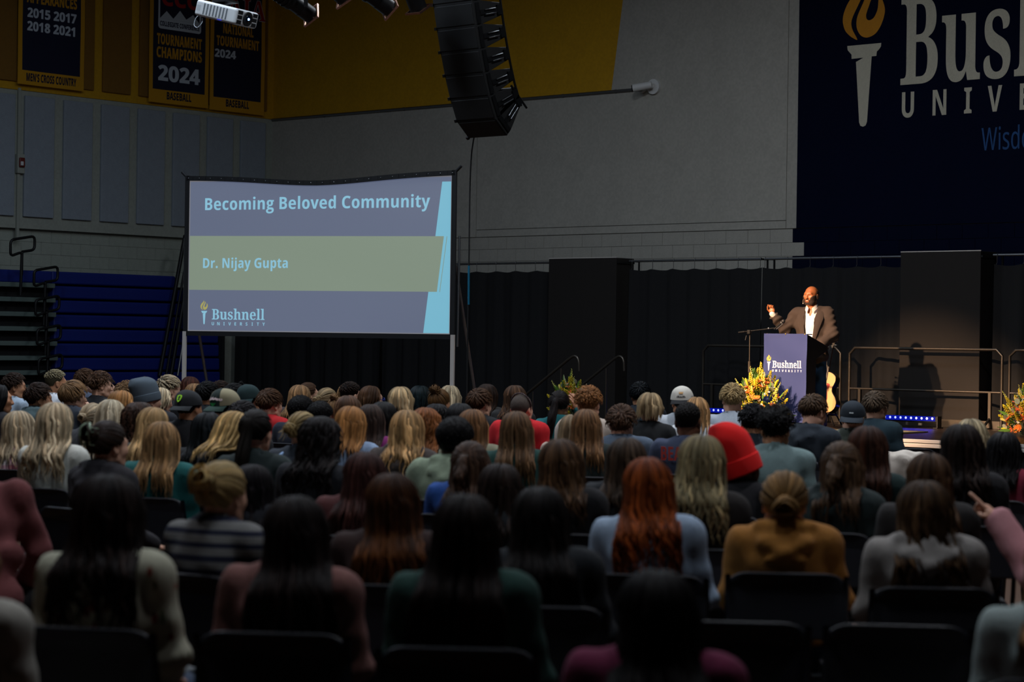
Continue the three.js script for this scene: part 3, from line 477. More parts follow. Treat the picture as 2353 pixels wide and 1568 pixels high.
// ---------------------------------------------------------------- hung gear
{
  const tr = base('lighting_truss', 'black lighting pipe above the frame carrying the stage lamps', 'truss', [0, 0, 0]); part('pipe', cyl([-18, 5.75, -15.2], [-9, 5.75, -15.2], 0.03), M.blackMetal, tr); for (const x of [-17.5, -13.3, -10.6]) part('hanger', cyl([x, 5.75, -15.2], [x, TOP - 0.002, -15.2], 0.012), M.blackMetal, tr);
  const copper = std('#b98a78', 0.22, { metalness: 0.9 });
  const lamp = (at, aim, label) => {
    const g = base('stage_lamp', label, 'lamp', at, 0, 'stage lamps on the front pipe'); const d = V(...aim).sub(V(...at)).normalize(); const b = new THREE.Group(); b.quaternion.setFromUnitVectors(V(0, 0, 1), d);
    const put = (n, geo, m) => { geo.applyQuaternion(b.quaternion); return part(n, geo, m, g); };
    put('body', merged([cyl([0, 0, -0.34], [0, 0, -0.08], 0.08, 0.1, 18), cyl([0, 0, -0.08], [0, 0, 0.06], 0.085, 0.085, 18), rbx(0.16, 0.16, 0.14, 0.02, 0, 0, -0.38)]), M.blackMetal);
    put('cooling_fins', merged([0, 1, 2, 3].map((k) => cyl([0, 0, -0.3 + k * 0.05], [0, 0, -0.285 + k * 0.05], 0.105, 0.105, 18))), M.blackMetal);
    put('lens_barrel', cyl([0, 0, 0.05], [0, 0, 0.2], 0.088, 0.088, 20), M.blackMetal); put('lens', cyl([0, 0, 0.19], [0, 0, 0.196], 0.076, 0.076, 20), std('#ffffff', 0.1, { emissive: 0xffd2a8, emissiveIntensity: 0.8 }));
    put('gel_frame', merged([bx(0.2, 0.014, 0.02, 0, 0.095, 0.2), bx(0.2, 0.014, 0.02, 0, -0.095, 0.2), bx(0.014, 0.2, 0.02, 0.095, 0, 0.2), bx(0.014, 0.2, 0.02, -0.095, 0, 0.2)]), copper);
    part('yoke', merged([bx(0.02, 0.3, 0.04, -0.13, 0.12, 0), bx(0.02, 0.3, 0.04, 0.13, 0.12, 0), bx(0.28, 0.02, 0.04, 0, 0.27, 0), cyl([0, 0.27, 0], [0, 5.75 - at[1], -15.2 - at[2]], 0.018)]), M.blackMetal, g);
    return g;
  };
  const all = [[...SPOTS[0].slice(0, 2), 'stage lamp hanging left, angled toward the stage'], [...SPOTS[1].slice(0, 2), 'stage lamp with two glints at the middle of the top edge'], [[-14.52, 5.09, -15.1], [-14.6, 0.6, -18], 'stage lamp beside the speaker array'], [...SPOTS[2].slice(0, 2), 'stage lamp barely showing at the top edge']];
  all.forEach(([at, aim, label], i) => {
    const g = lamp(at, aim, label), s = SPOTS[[0, 1, -1, 2][i]], d = V(...aim).sub(V(...at)).normalize();
    if (!s) return;
    const l = new THREE.SpotLight(s[4], s[2], 0, s[3], 0.5, 2); l.name = 'stage_beam'; l.position.copy(d.clone().multiplyScalar(0.23)); l.shadow.radius = 3; l.castShadow = true; l.target.position.copy(d.clone().multiplyScalar(8)); g.add(l); g.add(l.target);
  });
  // speaker array: wedge cabinets hung in a curve
  const a = base('line_array', 'black hanging speaker array of stacked wedge cabinets', 'speaker', [0, 0, 0]);
  const ang = [8, 11, 13, 15, 17, 20, 26, 50].map((d) => d * Math.PI / 180); let y = 5.5, z = -15.58;
  const shape = (h) => new THREE.Shape([[0, 0], [0, -h], [-0.1, -h + 0.0], [-0.4, -h + 0.055], [-0.4, -0.055], [-0.1, 0]].map((p) => new THREE.Vector2(...p)));
  ang.forEach((t, i) => {
    const h = 0.238, m = new THREE.Matrix4().makeTranslation(-14.485, y, z).multiply(new THREE.Matrix4().makeRotationX(t));
    const g = new THREE.ExtrudeGeometry(shape(h - 0.008), { depth: 0.52, bevelEnabled: true, bevelSize: 0.004, bevelThickness: 0.004, bevelSegments: 1 }); g.rotateY(-Math.PI / 2).translate(0.26, 0, 0); g.applyMatrix4(m);
    const cab = part('cabinet', g, M.rubber, a);
    part('grille', rbx(0.5, h - 0.03, 0.014, 0.006, 0, -h / 2, 0.004).applyMatrix4(m), std('#0a0b0c', 0.65), cab);
    part('rigging_plate', merged([bx(0.012, h - 0.03, 0.05, 0.272, -h / 2, -0.05), bx(0.012, 0.05, 0.3, 0.272, -h / 2, -0.22), bx(0.014, 0.1, 0.07, 0.275, -h / 2, -0.37)]).applyMatrix4(m), M.blackMetal, cab);
    part('side_handle', merged([cyl([0.29, -h / 2 + 0.02, -0.14], [0.29, -h / 2 + 0.02, -0.3], 0.006), cyl([0.29, -h / 2 - 0.025, -0.14], [0.29, -h / 2 - 0.025, -0.3], 0.006)]).applyMatrix4(m), M.steel, cab);
    part('rear_link', cyl([0.27, 0.06, -0.41], [0.27, -h - 0.02, -0.41], 0.012).applyMatrix4(m), M.blackMetal, cab); part('corner_bumper', bx(0.03, 0.03, 0.03, -0.265, -h + 0.01, 0.005).applyMatrix4(m), M.blackMetal, cab);
    y -= h * Math.cos(t); z -= h * Math.sin(t);
  });
  part('hoist_chain', cyl([-14.485, 5.5, -15.75], [-14.485, TOP - 0.002, -15.75], 0.02), M.blackMetal, a); part('fly_bar', bx(0.5, 0.06, 0.6, -14.485, 5.55, -15.75), M.blackMetal, a);
  const hc = base('hanging_cable', 'thin black cable hanging down from the speaker array', 'cable'); part('teal_sleeve', cyl([-14.795, 2.45, -16.29], [-14.791, 2.05, -16.29], 0.011), std('#0d6a8c', 0.5), hc); part('cable', tube([[-14.74, 3.84, -16.3], [-14.787, 3.6, -16.298], [-14.795, 2.4, -16.29], [-14.79, 1.3, -16.285], [-14.78, 0.5, -16.3], [-14.7, 0.02, -16.4]], 0.008, 6), M.rubber, hc);
  
  // projector
  const p = base('projector', 'white hanging projector with slotted side and glowing blue lens', 'projector', [-16.2, 4.9, -14.2], 0.22); p.scale.setScalar(0.95); const tilt = new THREE.Matrix4().makeRotationZ(-0.25); const T = (g) => g.applyMatrix4(tilt);
  part('housing', T(rbx(0.54, 0.17, 0.4, 0.03)), std('#d5dade', 0.45), p);
  const sl = []; for (let i = 0; i < 8; i++) for (let j = 0; j < 12; j++) sl.push(bx(0.018, 0.007, 0.006, -0.15 + i * 0.042, -0.05 + j * 0.0095, 0.2)); part('side_vents', T(merged(sl)), std('#6d767c', 0.6), p);
  part('label_plate', T(bx(0.05, 0.06, 0.003, -0.225, 0.0, 0.2)), std('#b9c0c6', 0.5), p);
  for (let j = 0; j < 3; j++) for (const z of [0.13, -0.13]) part('front_vent', T(rbx(0.012, 0.042, 0.085, 0.004, 0.265, 0.05 - j * 0.05, z)), M.dark, p);
  part('lens_hood', T(place(new THREE.CylinderGeometry(0.075, 0.075, 0.03, 24), [0.27, 0, 0.0], [0, 0, Math.PI / 2])), M.rubber, p); const ln = part('lens', T(place(new THREE.SphereGeometry(0.05, 18, 12), [0.275, 0, 0.0], [0, 0, 0], [0.45, 1, 1])), std('#0a1420', 0.05, { metalness: 0.2 }), p); part('lens_glow', T(new THREE.SphereGeometry(0.013, 10, 8).translate(0.297, 0.0, 0.01)), std('#ffffff', 0.2, { emissive: '#8fb8ff', emissiveIntensity: 3 }), ln);
  part('indicator_lights', T(merged([0, 1, 2].map((k) => bx(0.012, 0.004, 0.004, 0.05 + k * 0.02, -0.075, 0.2)))), std('#1030ff', 0.4, { emissive: '#1038ff', emissiveIntensity: 0.8 }), p);
  part('bracket', merged([bx(0.2, 0.02, 0.2, -0.02, 0.13, 0), cyl([-0.02, 0.13, 0], [-0.02, TOP - 4.902, 0], 0.025)]), M.blackMetal, p); part('cable_loop', tube([[-0.26, 0.02, 0.05], [-0.3, -0.03, 0.12], [-0.3, -0.12, 0.16], [-0.24, -0.15, 0.18], [-0.2, -0.1, 0.16], [-0.24, -0.04, 0.1]], 0.004, 5), std('#9aa4ac', 0.5), p);
}

// ---------------------------------------------------------------- body building: distance fields meshed with surface nets
function meshField(f, lo, hi, h) {
  const n = [0, 1, 2].map((k) => Math.ceil((hi[k] - lo[k]) / h) + 1), [nx, ny, nz] = n, val = new Float32Array(nx * ny * nz), id = new Int32Array(nx * ny * nz).fill(-1), pos = [], idx = [];
  for (let k = 0, q = 0; k < nz; k++) for (let j = 0; j < ny; j++) for (let i = 0; i < nx; i++, q++) val[q] = f(lo[0] + i * h, lo[1] + j * h, lo[2] + k * h);
  const off = [0, 1, nx, nx + 1, nx * ny, nx * ny + 1, nx * ny + nx, nx * ny + nx + 1], E = [[0, 1], [2, 3], [4, 5], [6, 7], [0, 2], [1, 3], [4, 6], [5, 7], [0, 4], [1, 5], [2, 6], [3, 7]];
  for (let k = 0; k < nz - 1; k++) for (let j = 0; j < ny - 1; j++) for (let i = 0; i < nx - 1; i++) {
    const q = i + nx * (j + ny * k); let m = 0; for (let c = 0; c < 8; c++) if (val[q + off[c]] < 0) m |= 1 << c;
    if (m === 0 || m === 255) continue;
    let x = 0, y = 0, z = 0, c = 0;
    for (const [a, b] of E) { const va = val[q + off[a]], vb = val[q + off[b]]; if (va < 0 === vb < 0) continue; const t = va / (va - vb); x += lerp(a & 1, b & 1, t); y += lerp((a >> 1) & 1, (b >> 1) & 1, t); z += lerp(a >> 2, b >> 2, t); c++; }
    id[q] = pos.length / 3; pos.push(lo[0] + (i + x / c) * h, lo[1] + (j + y / c) * h, lo[2] + (k + z / c) * h);
  }
  const quad = (a, b, c, d, flip) => { if (a < 0 || b < 0 || c < 0 || d < 0) return; flip ? idx.push(a, c, b, a, d, c) : idx.push(a, b, c, a, c, d); };
  const sx = 1, sy = nx, sz = nx * ny;
  for (let k = 1; k < nz - 1; k++) for (let j = 1; j < ny - 1; j++) for (let i = 1; i < nx - 1; i++) {
    const q = i + nx * (j + ny * k), s = val[q] < 0;
    if (s !== val[q + sx] < 0) quad(id[q - sy - sz], id[q - sz], id[q], id[q - sy], !s);
    if (s !== val[q + sy] < 0) quad(id[q - sx - sz], id[q - sx], id[q], id[q - sz], !s);
    if (s !== val[q + sz] < 0) quad(id[q - sx - sy], id[q - sy], id[q], id[q - sx], !s);
  }
  const g = new THREE.BufferGeometry(); g.setAttribute('position', new THREE.Float32BufferAttribute(pos, 3)); g.setIndex(idx); g.computeVertexNormals(); return g;
}
const cap = (a, b, ra, rb = ra) => ({ a, d: [b[0] - a[0], b[1] - a[1], b[2] - a[2]], l: (b[0] - a[0]) ** 2 + (b[1] - a[1]) ** 2 + (b[2] - a[2]) ** 2, ra, rb });
const ell = (c, r) => ({ c, r, m: Math.min(...r) });
function dist(s, x, y, z) {
  if (s.c) { const px = (x - s.c[0]) / s.r[0], py = (y - s.c[1]) / s.r[1], pz = (z - s.c[2]) / s.r[2], k0 = Math.sqrt(px * px + py * py + pz * pz), k1 = Math.sqrt((px / s.r[0]) ** 2 + (py / s.r[1]) ** 2 + (pz / s.r[2]) ** 2); return k1 < 1e-6 ? -s.m : k0 * (k0 - 1) / k1; }
  const px = x - s.a[0], py = y - s.a[1], pz = z - s.a[2], t = clamp((px * s.d[0] + py * s.d[1] + pz * s.d[2]) / s.l, 0, 1), dx = px - s.d[0] * t, dy = py - s.d[1] * t, dz = pz - s.d[2] * t;
  return Math.sqrt(dx * dx + dy * dy + dz * dz) - (s.ra + (s.rb - s.ra) * t);
}
const smin = (a, b, k) => { const h = Math.max(k - Math.abs(a - b), 0) / k; return Math.min(a, b) - h * h * k * 0.25; };
function field(shapes, k) { return (x, y, z) => { let d = 1e3; for (const s of shapes) d = smin(d, dist(s, x, y, z), s.k || k); return d; }; }

// ---- heads: local origin between the ears, face toward -z, top at +0.115, chin at -0.115
const SKULL = { c: [0, 0.028, 0.012], r: [0.077, 0.088, 0.097] };
function headField(male, open) {
  const j = male ? 1.06 : 1, both = (f) => [f(-1), f(1)].flat();
  const S = [ell(SKULL.c, [0.075, 0.087, 0.095]), ell([0, -0.03, -0.032], [0.057 * j, 0.08, 0.06]), cap([-0.03 * j, -0.085, -0.04], [0.03 * j, -0.085, -0.04], 0.026), cap([0, -0.098, -0.062], [0, -0.09, -0.05], 0.019 * j),
    ...both((s) => [cap([s * 0.058 * j, -0.06, 0.0], [s * 0.028 * j, -0.088, -0.045], 0.017), cap([s * 0.045, -0.022, -0.06], [s * 0.05, -0.028, -0.04], 0.02)]), cap([-0.03, 0.02, -0.076], [0.03, 0.02, -0.076], 0.014), cap([0, -0.07, 0.028], [0, -0.185, 0.036], male ? 0.057 : 0.049)];
  const fine = [cap([0, 0.002, -0.09], [0, -0.033, -0.106], 0.0085, 0.0125), ...both((s) => [cap([s * 0.009, -0.036, -0.097], [s * 0.008, -0.036, -0.1], 0.0085)]), cap([-0.016, -0.0635, -0.086], [0.016, -0.0635, -0.086], 0.0085), cap([-0.013, -0.074, -0.085], [0.013, -0.074, -0.085], 0.009)];
  const ears = both((s) => [ell([s * 0.08, -0.008, 0.014], [0.007, 0.03, 0.019]), ell([s * 0.077, -0.028, 0.006], [0.006, 0.011, 0.01])]);
  const earCut = both((s) => [ell([s * 0.0885, -0.005, 0.011], [0.006, 0.019, 0.011])]), sock = both((s) => [ell([s * 0.031, -0.001, -0.098], [0.02, 0.012, 0.016])]), eyes = both((s) => [ell([s * 0.031, -0.002, -0.077], [0.0125, 0.0115, 0.0125])]);
  const mouth = open ? ell([0, -0.0685, -0.1], [0.016, 0.0075, 0.018]) : cap([-0.02, -0.0688, -0.098], [0.02, -0.0688, -0.098], 0.0016);
  return (x, y, z) => {
    let d = 1e3; for (const s of S) d = smin(d, dist(s, x, y, z), 0.03);
    for (const s of sock) d = -smin(-d, dist(s, x, y, z), 0.012);
    for (const s of fine) d = smin(d, dist(s, x, y, z), 0.01);
    let e = 1e3; for (const s of ears) e = smin(e, dist(s, x, y, z), 0.008); for (const s of earCut) e = -smin(-e, dist(s, x, y, z), 0.005);
    d = smin(d, e, 0.007); for (const s of eyes) d = smin(d, dist(s, x, y, z), 0.004); d = -smin(-d, dist(mouth, x, y, z), 0.005); return d;
  };
}
const headCache = {};
const headGeo = (male, h = 0.0075, open = false) => headCache[[male, h, open]] || (headCache[[male, h, open]] = meshField(headField(male, open), [-0.105, -0.2, -0.14], [0.105, 0.135, 0.13], h));
// ---- hands: wrist at the origin, fingers toward -z, palm facing down, thumb at +x
const handPoses = {
  rest: [[0.028, 0.03, 0.02, 25], [0.034, 0.01, 0.022, 28], [0.03, -0.01, 0.021, 30], [0.024, -0.028, 0.017, 34]],
  point: [[0.04, 0.028, 0.026, 3], [0.034, 0.01, 0.022, 95], [0.03, -0.01, 0.021, 100], [0.024, -0.028, 0.017, 100]],
  pinch: [[0.034, 0.028, 0.022, 62], [0.034, 0.01, 0.022, 95], [0.03, -0.01, 0.021, 100], [0.024, -0.028, 0.017, 105]],
};
const handCache = {};
function handGeo(pose, h = 0.0055) {
  if (handCache[pose + h]) return handCache[pose + h];
  const S = [ell([0, 0, -0.045], [0.04, 0.016, 0.048]), cap([0, 0, 0.02], [0, 0, -0.02], 0.026, 0.024), ell([0.022, -0.008, -0.035], [0.018, 0.014, 0.026])], F = [];
  handPoses[pose].forEach(([l, x, l2, deg], i) => { const a = deg * Math.PI / 180; let p = [x, 0.002, -0.085 + Math.abs(x) * 0.25], t = a * 0.35; const r = 0.0092 - i * 0.0004; for (const [len, bend] of [[l, a * 0.8], [l2, a * 0.7], [0.018, 0]]) { const q = [p[0], p[1] - Math.sin(t) * len, p[2] - Math.cos(t) * len]; F.push(cap(p, q, r, r * 0.93)); p = q; t += bend; } });
  const th = pose === 'rest' ? [[0.03, -0.004, -0.025], [0.05, -0.012, -0.058], [0.047, -0.018, -0.085]] : pose === 'pinch' ? [[0.03, -0.006, -0.025], [0.046, -0.03, -0.06], [0.036, -0.045, -0.092]] : [[0.03, -0.006, -0.025], [0.044, -0.026, -0.055], [0.02, -0.036, -0.075]];
  F.push(cap(th[0], th[1], 0.0115, 0.0105), cap(th[1], th[2], 0.0105, 0.009));
  const g = meshField((x, y, z) => { let d = 1e3; for (const s of S) d = smin(d, dist(s, x, y, z), 0.018); let e = 1e3; for (const s of F) e = Math.min(e, dist(s, x, y, z)); return smin(d, e, 0.006); }, [-0.06, -0.1, -0.2], [0.08, 0.05, 0.06], h);
  return handCache[pose + h] = g;
}
const mat4 = (p, e, s = [1, 1, 1]) => new THREE.Matrix4().compose(V(...p), new THREE.Quaternion().setFromEuler(new THREE.Euler(...e, 'YXZ')), V(...s));
const bare = (g) => { const q = g.clone(); for (const k of Object.keys(q.attributes)) if (k !== 'position' && k !== 'normal') q.deleteAttribute(k); return q; };
const fuse = (list) => mergeGeometries(list.map(bare));
// a hand placed at wrist p pointing along d, palm turned by roll
function handAt(pose, p, d, roll, left, h) {
  const g = bare(handGeo(pose, h)); if (left) { g.scale(-1, 1, 1); const ix = g.index.array; for (let i = 0; i < ix.length; i += 3) { const q = ix[i]; ix[i] = ix[i + 1]; ix[i + 1] = q; } g.computeVertexNormals(); }
  const z = V(...d).normalize().negate(), m = new THREE.Matrix4().lookAt(z, V(0, 0, 0), V(0, 1, 0.001)); g.applyMatrix4(new THREE.Matrix4().makeRotationZ(roll)); g.applyMatrix4(m); return g.translate(...p);
}

// ---- seated bodies: origin on the floor under the seat, facing -z, seat 0.45 high, head top at 1.25
function seatedJoints(male, o) {
  const w = (male ? 0.185 : 0.158) * (o.wide || 1), J = { sh: [], el: [], wr: [], hd: [] };
  for (const s of [-1, 1]) { J.sh.push([s * w, 0.955, 0.02]); J.el.push([s * (w + 0.045), 0.71, 0.0]); J.wr.push([s * 0.12, 0.615, -0.22]); J.hd.push([-s * 0.3, -0.1, -1]); }
  if (o.wide) for (const i of [0, 1]) { J.el[i] = [(i ? 1 : -1) * (w + 0.02), 0.76, -0.13]; J.wr[i] = [(i ? 1 : -1) * 0.1, 0.66, -0.3]; }
  if (o.chin) { J.el[1] = [0.2, 0.74, -0.16]; J.wr[1] = [0.06, 0.95, -0.155]; J.hd[1] = [-0.2, 0.8, 0.2]; }
  if (o.raise) { J.el[1] = [0.33, 0.86, -0.1]; J.wr[1] = [0.155, 1.1, -0.06]; J.hd[1] = [-0.35, 0.9, 0.25]; }
  if (o.point) { J.sh[0] = [-0.15, 0.96, -0.02]; J.el[0] = [-0.13, 0.73, -0.20]; J.wr[0] = [-0.24, 1.0, -0.38]; J.hd[0] = [-0.6, 0.75, -0.45]; }
  return J;
}
function torsoShapes(male, o, g, sleeves) {
  const J = seatedJoints(male, o), k = (male ? 1.1 : 1) * (o.wide || 1), S = [ell([0, 0.86, 0.035], [0.158 * k + g, 0.165 + g, 0.105 * Math.sqrt(k) + g]), ell([0, 0.69, 0.045], [0.135 * k * (o.wide ? 1.25 : 1) + g, 0.14, 0.1 * Math.min(k, 1.3) + g]), ell([0, 0.56, 0.03], [0.165 * k + g, 0.105, 0.125 * Math.min(k, 1.2) + g]), cap([0, 1.0, 0.025], [0, 0.97, 0.03], 0.062 + g, 0.075 + g)];
  for (const i of [0, 1]) { S.push(cap([0, 1.0, 0.028], J.sh[i], 0.045 + g, 0.05 + g)); const el = J.el[i], sh = J.sh[i], r = male ? 0.052 : 0.044; if (sleeves >= 1) { S.push(cap(sh, el, r + g, r * 0.85 + g), cap(el, J.wr[i], r * 0.85 + g, r * 0.72 + g)); } else if (sleeves > 0) S.push(cap(sh, sh.map((v, q) => lerp(v, el[q], sleeves)), r + g * 1.4, r + g * 1.6)); }
  return S;
}
const bodyCache = {}, topCache = {};
function skinTrunk(male, o) {   // everything but the head, covered mostly by clothes
  const key = [male, o.wide || 1, !!o.chin, !!o.raise, !!o.point].join(); if (bodyCache[key]) return bodyCache[key];
  const J = seatedJoints(male, o), S = torsoShapes(male, o, -0.014, 1); S.push(cap([0, 0.98, 0.022], [0, 1.05, 0.012], male ? 0.05 : 0.042));
  for (const s of [-1, 1]) S.push(cap([s * 0.085, 0.535, 0], [s * 0.105, 0.53, -0.42], 0.075, 0.052), cap([s * 0.105, 0.53, -0.42], [s * 0.11, 0.09, -0.4], 0.05, 0.034), cap([s * 0.11, 0.05, -0.38], [s * 0.12, 0.04, -0.54], 0.034, 0.028));
  const list = [meshField(field(S, 0.05), [-0.5, -0.02, -0.68], [0.5, 1.2, 0.26], 0.042)];
  for (const i of [0, 1]) list.push(handAt(i === 0 && o.point ? 'point' : 'rest', J.wr[i], J.hd[i], o.raise && i ? 1.4 : o.chin && i ? 1.2 : 0, i === 0, o.point || o.raise || o.chin ? 0.0055 : 0.01));
  return bodyCache[key] = fuse(list);
}
function topGeo(style, male, o, fineCell) {
  const key = [style, male, o.wide || 1, !!o.chin, !!o.raise, !!o.point, fineCell].join(); if (topCache[key]) return topCache[key];
  const g = o.point ? 0.026 : style === 'tee' ? 0.008 : style === 'hoodie' ? 0.02 : 0.014, S = torsoShapes(male, o, g, style === 'tee' ? 0.62 : 1), f0 = field(S, 0.045), hood = [];
  if (style === 'hoodie') { const R = [[-0.06, 0.985, -0.07], [-0.098, 1.02, 0.0], [-0.095, 1.035, 0.07], [0, 1.03, 0.105], [0.095, 1.035, 0.07], [0.098, 1.02, 0.0], [0.06, 0.985, -0.07]]; for (let i = 0; i < 6; i++) hood.push(cap(R[i], R[i + 1], 0.02)); const Q = [[-0.1, 1.0, 0.06], [-0.085, 0.97, 0.125], [0, 0.93, 0.165], [0.085, 0.97, 0.125], [0.1, 1.0, 0.06]]; for (let i = 0; i < 4; i++) hood.push(cap(Q[i], Q[i + 1], 0.022)); hood.push(ell([0, 0.965, 0.125], [0.085, 0.05, 0.028]), cap([-0.06, 0.9, 0.155], [0.06, 0.9, 0.155], 0.016)); for (const q of hood) q.k = 0.025; }
  const neckR = style === 'turtle' ? 0 : 0.064, neck = cap([0, 0.99, 0.015], [0, 1.1, -0.005], neckR);
  const f = (x, y, z) => {
    let d = f0(x, y, z); for (const s of hood) d = smin(d, dist(s, x, y, z), 0.026);
    const fold = 0.006 * Math.sin(y * 46 + x * 17 + 3 * Math.sin(x * 12)) * smooth(0.95, 0.75, y) + 0.004 * Math.sin(x * 55 + y * 21) * (Math.abs(x) > 0.13 ? 1 : 0.35) + 0.004 * noise3.noise(x * 14, y * 14, z * 14); d += fold * (style === 'tee' ? 0.7 : 1);
    d = Math.max(d, 0.53 - y); if (hood.length) d = Math.max(d, -(dist(neck, x, y, z) + 0.006)); else d = Math.max(d, -dist(neck, x, y, z)); return d;
  };
  const G = meshField(f, [-0.52, 0.5, -0.62], [0.52, 1.12, 0.25], fineCell);
  const p = G.attributes.position, uv = new Float32Array(p.count * 2); for (let i = 0; i < p.count; i++) { const x = p.getX(i), z = p.getZ(i); uv[2 * i] = x * 1.15 + (z > 0 ? 0 : 0.37); uv[2 * i + 1] = p.getY(i); } G.setAttribute('uv', new THREE.BufferAttribute(uv, 2));
  return topCache[key] = G;
}
let legsGeo = null, shoeGeo = null;
function trouserGeo() { if (legsGeo) return legsGeo; const S = [ell([0, 0.545, 0.03], [0.172, 0.1, 0.135])]; for (const s of [-1, 1]) S.push(cap([s * 0.085, 0.535, 0], [s * 0.105, 0.53, -0.42], 0.086, 0.066), cap([s * 0.105, 0.53, -0.42], [s * 0.11, 0.11, -0.4], 0.064, 0.052)); return legsGeo = meshField(field(S, 0.04), [-0.24, 0.02, -0.54], [0.24, 0.72, 0.24], 0.042); }
function shoesGeo() { return shoeGeo || (shoeGeo = fuse([-1, 1].map((s) => meshField(field([cap([s * 0.11, 0.05, -0.36], [s * 0.12, 0.038, -0.55], 0.048, 0.036)], 0.02), [s * 0.115 - 0.08, -0.01, -0.62], [s * 0.115 + 0.08, 0.13, -0.28], 0.022)))); }

// ---------------------------------------------------------------- hair
class Locks {   // ribbons with a rounded section, gathered into one geometry with streaked tints
  constructor() { this.p = []; this.c = []; this.u = []; this.i = []; }
  lock(P, N, W, tint, cols = 3, bulge = 0.28) {
    const n = P.length, b0 = this.p.length / 3, T = V(0, 0, 0), S = V(0, 0, 0), u0 = rnd() * 9; let len = 0;
    for (let r = 0; r < n; r++) {
      T.copy(P[Math.min(n - 1, r + 1)]).sub(P[Math.max(0, r - 1)]).normalize(); S.crossVectors(T, N[r]).normalize(); if (r) len += P[r].distanceTo(P[r - 1]);
      for (let j = 0; j <= cols; j++) {
        const a = (j / cols) * 2 - 1, w = W[r], k = bulge * w * (1 - a * a);
        this.p.push(P[r].x + S.x * a * w / 2 + N[r].x * k, P[r].y + S.y * a * w / 2 + N[r].y * k, P[r].z + S.z * a * w / 2 + N[r].z * k);
        const t = typeof tint === 'function' ? tint(r / (n - 1)) : tint; this.c.push(t[0], t[1], t[2]); this.u.push((u0 + a * w / 2) * 7, len * 2);
        if (r && j) { const q = b0 + r * (cols + 1) + j; this.i.push(q, q - 1, q - cols - 2, q, q - cols - 2, q - cols - 1); }
      }
    }
  }
  geo() { const g = new THREE.BufferGeometry(); g.setAttribute('position', new THREE.Float32BufferAttribute(this.p, 3)); g.setAttribute('color', new THREE.Float32BufferAttribute(this.c, 3)); g.setAttribute('uv', new THREE.Float32BufferAttribute(this.u, 2)); g.setIndex(this.i); g.computeVertexNormals(); return g; }
}
const sk = (d, off) => V(SKULL.c[0] + d.x * (SKULL.r[0] + off), SKULL.c[1] + d.y * (SKULL.r[1] + off), SKULL.c[2] + d.z * (SKULL.r[2] + off));
const skn = (d) => V(d.x / SKULL.r[0], d.y / SKULL.r[1], d.z / SKULL.r[2]).normalize();
const slerp = (a, b, t) => { const w = Math.acos(clamp(a.dot(b), -1, 1)); if (w < 1e-4) return a.clone(); return a.clone().multiplyScalar(Math.sin((1 - t) * w) / Math.sin(w)).addScaledVector(b, Math.sin(t * w) / Math.sin(w)); };
const streak = (s = 0.35) => { const v = Math.exp(rr(-1, 1) * s), h = rr(-0.06, 0.06); return [v * (1 + h), v, v * (1 - h)]; };
// height of the hairline (as a direction's y) at azimuth a, 0 = back, PI = front
const hairline = (a) => { const f = Math.abs(a); return f < 1.0 ? lerp(-0.86, -0.72, f) : f < 1.75 ? lerp(-0.72, -0.12, smooth(1.0, 1.45, f)) : lerp(-0.12, 0.62, smooth(1.75, 2.5, f)); };
function shellInto(L, off, tint, up = (a) => hairline(a), n = 40, m = 12, wob = 0.002) {   // closed base layer of hair over the scalp
  const b0 = L.p.length / 3;
  for (let i = 0; i <= n; i++) for (let j = 0; j <= m; j++) {
    const a = (i / n) * Math.PI * 2 - Math.PI, y0 = Math.asin(up(a)), el = lerp(Math.PI / 2, y0, j / m), d = V(Math.sin(a) * Math.cos(el), Math.sin(el), Math.cos(a) * Math.cos(el)), o = (typeof off === 'function' ? off(a, d) : off) * (j === m ? 0.2 : 1) + wob * noise3.noise(d.x * 9, d.y * 9, d.z * 9), q = sk(d, o);
    L.p.push(q.x, q.y, q.z); const v = 1 + 0.25 * noise3.noise(d.x * 14, d.y * 5, d.z * 14); L.c.push(tint * v, tint * v, tint * v); L.u.push(a * 1.2, el * 0.3);
    if (i && j) { const k = b0 + i * (m + 1) + j; L.i.push(k, k - m - 2, k - 1, k, k - m - 1, k - m - 2); }
  }
}
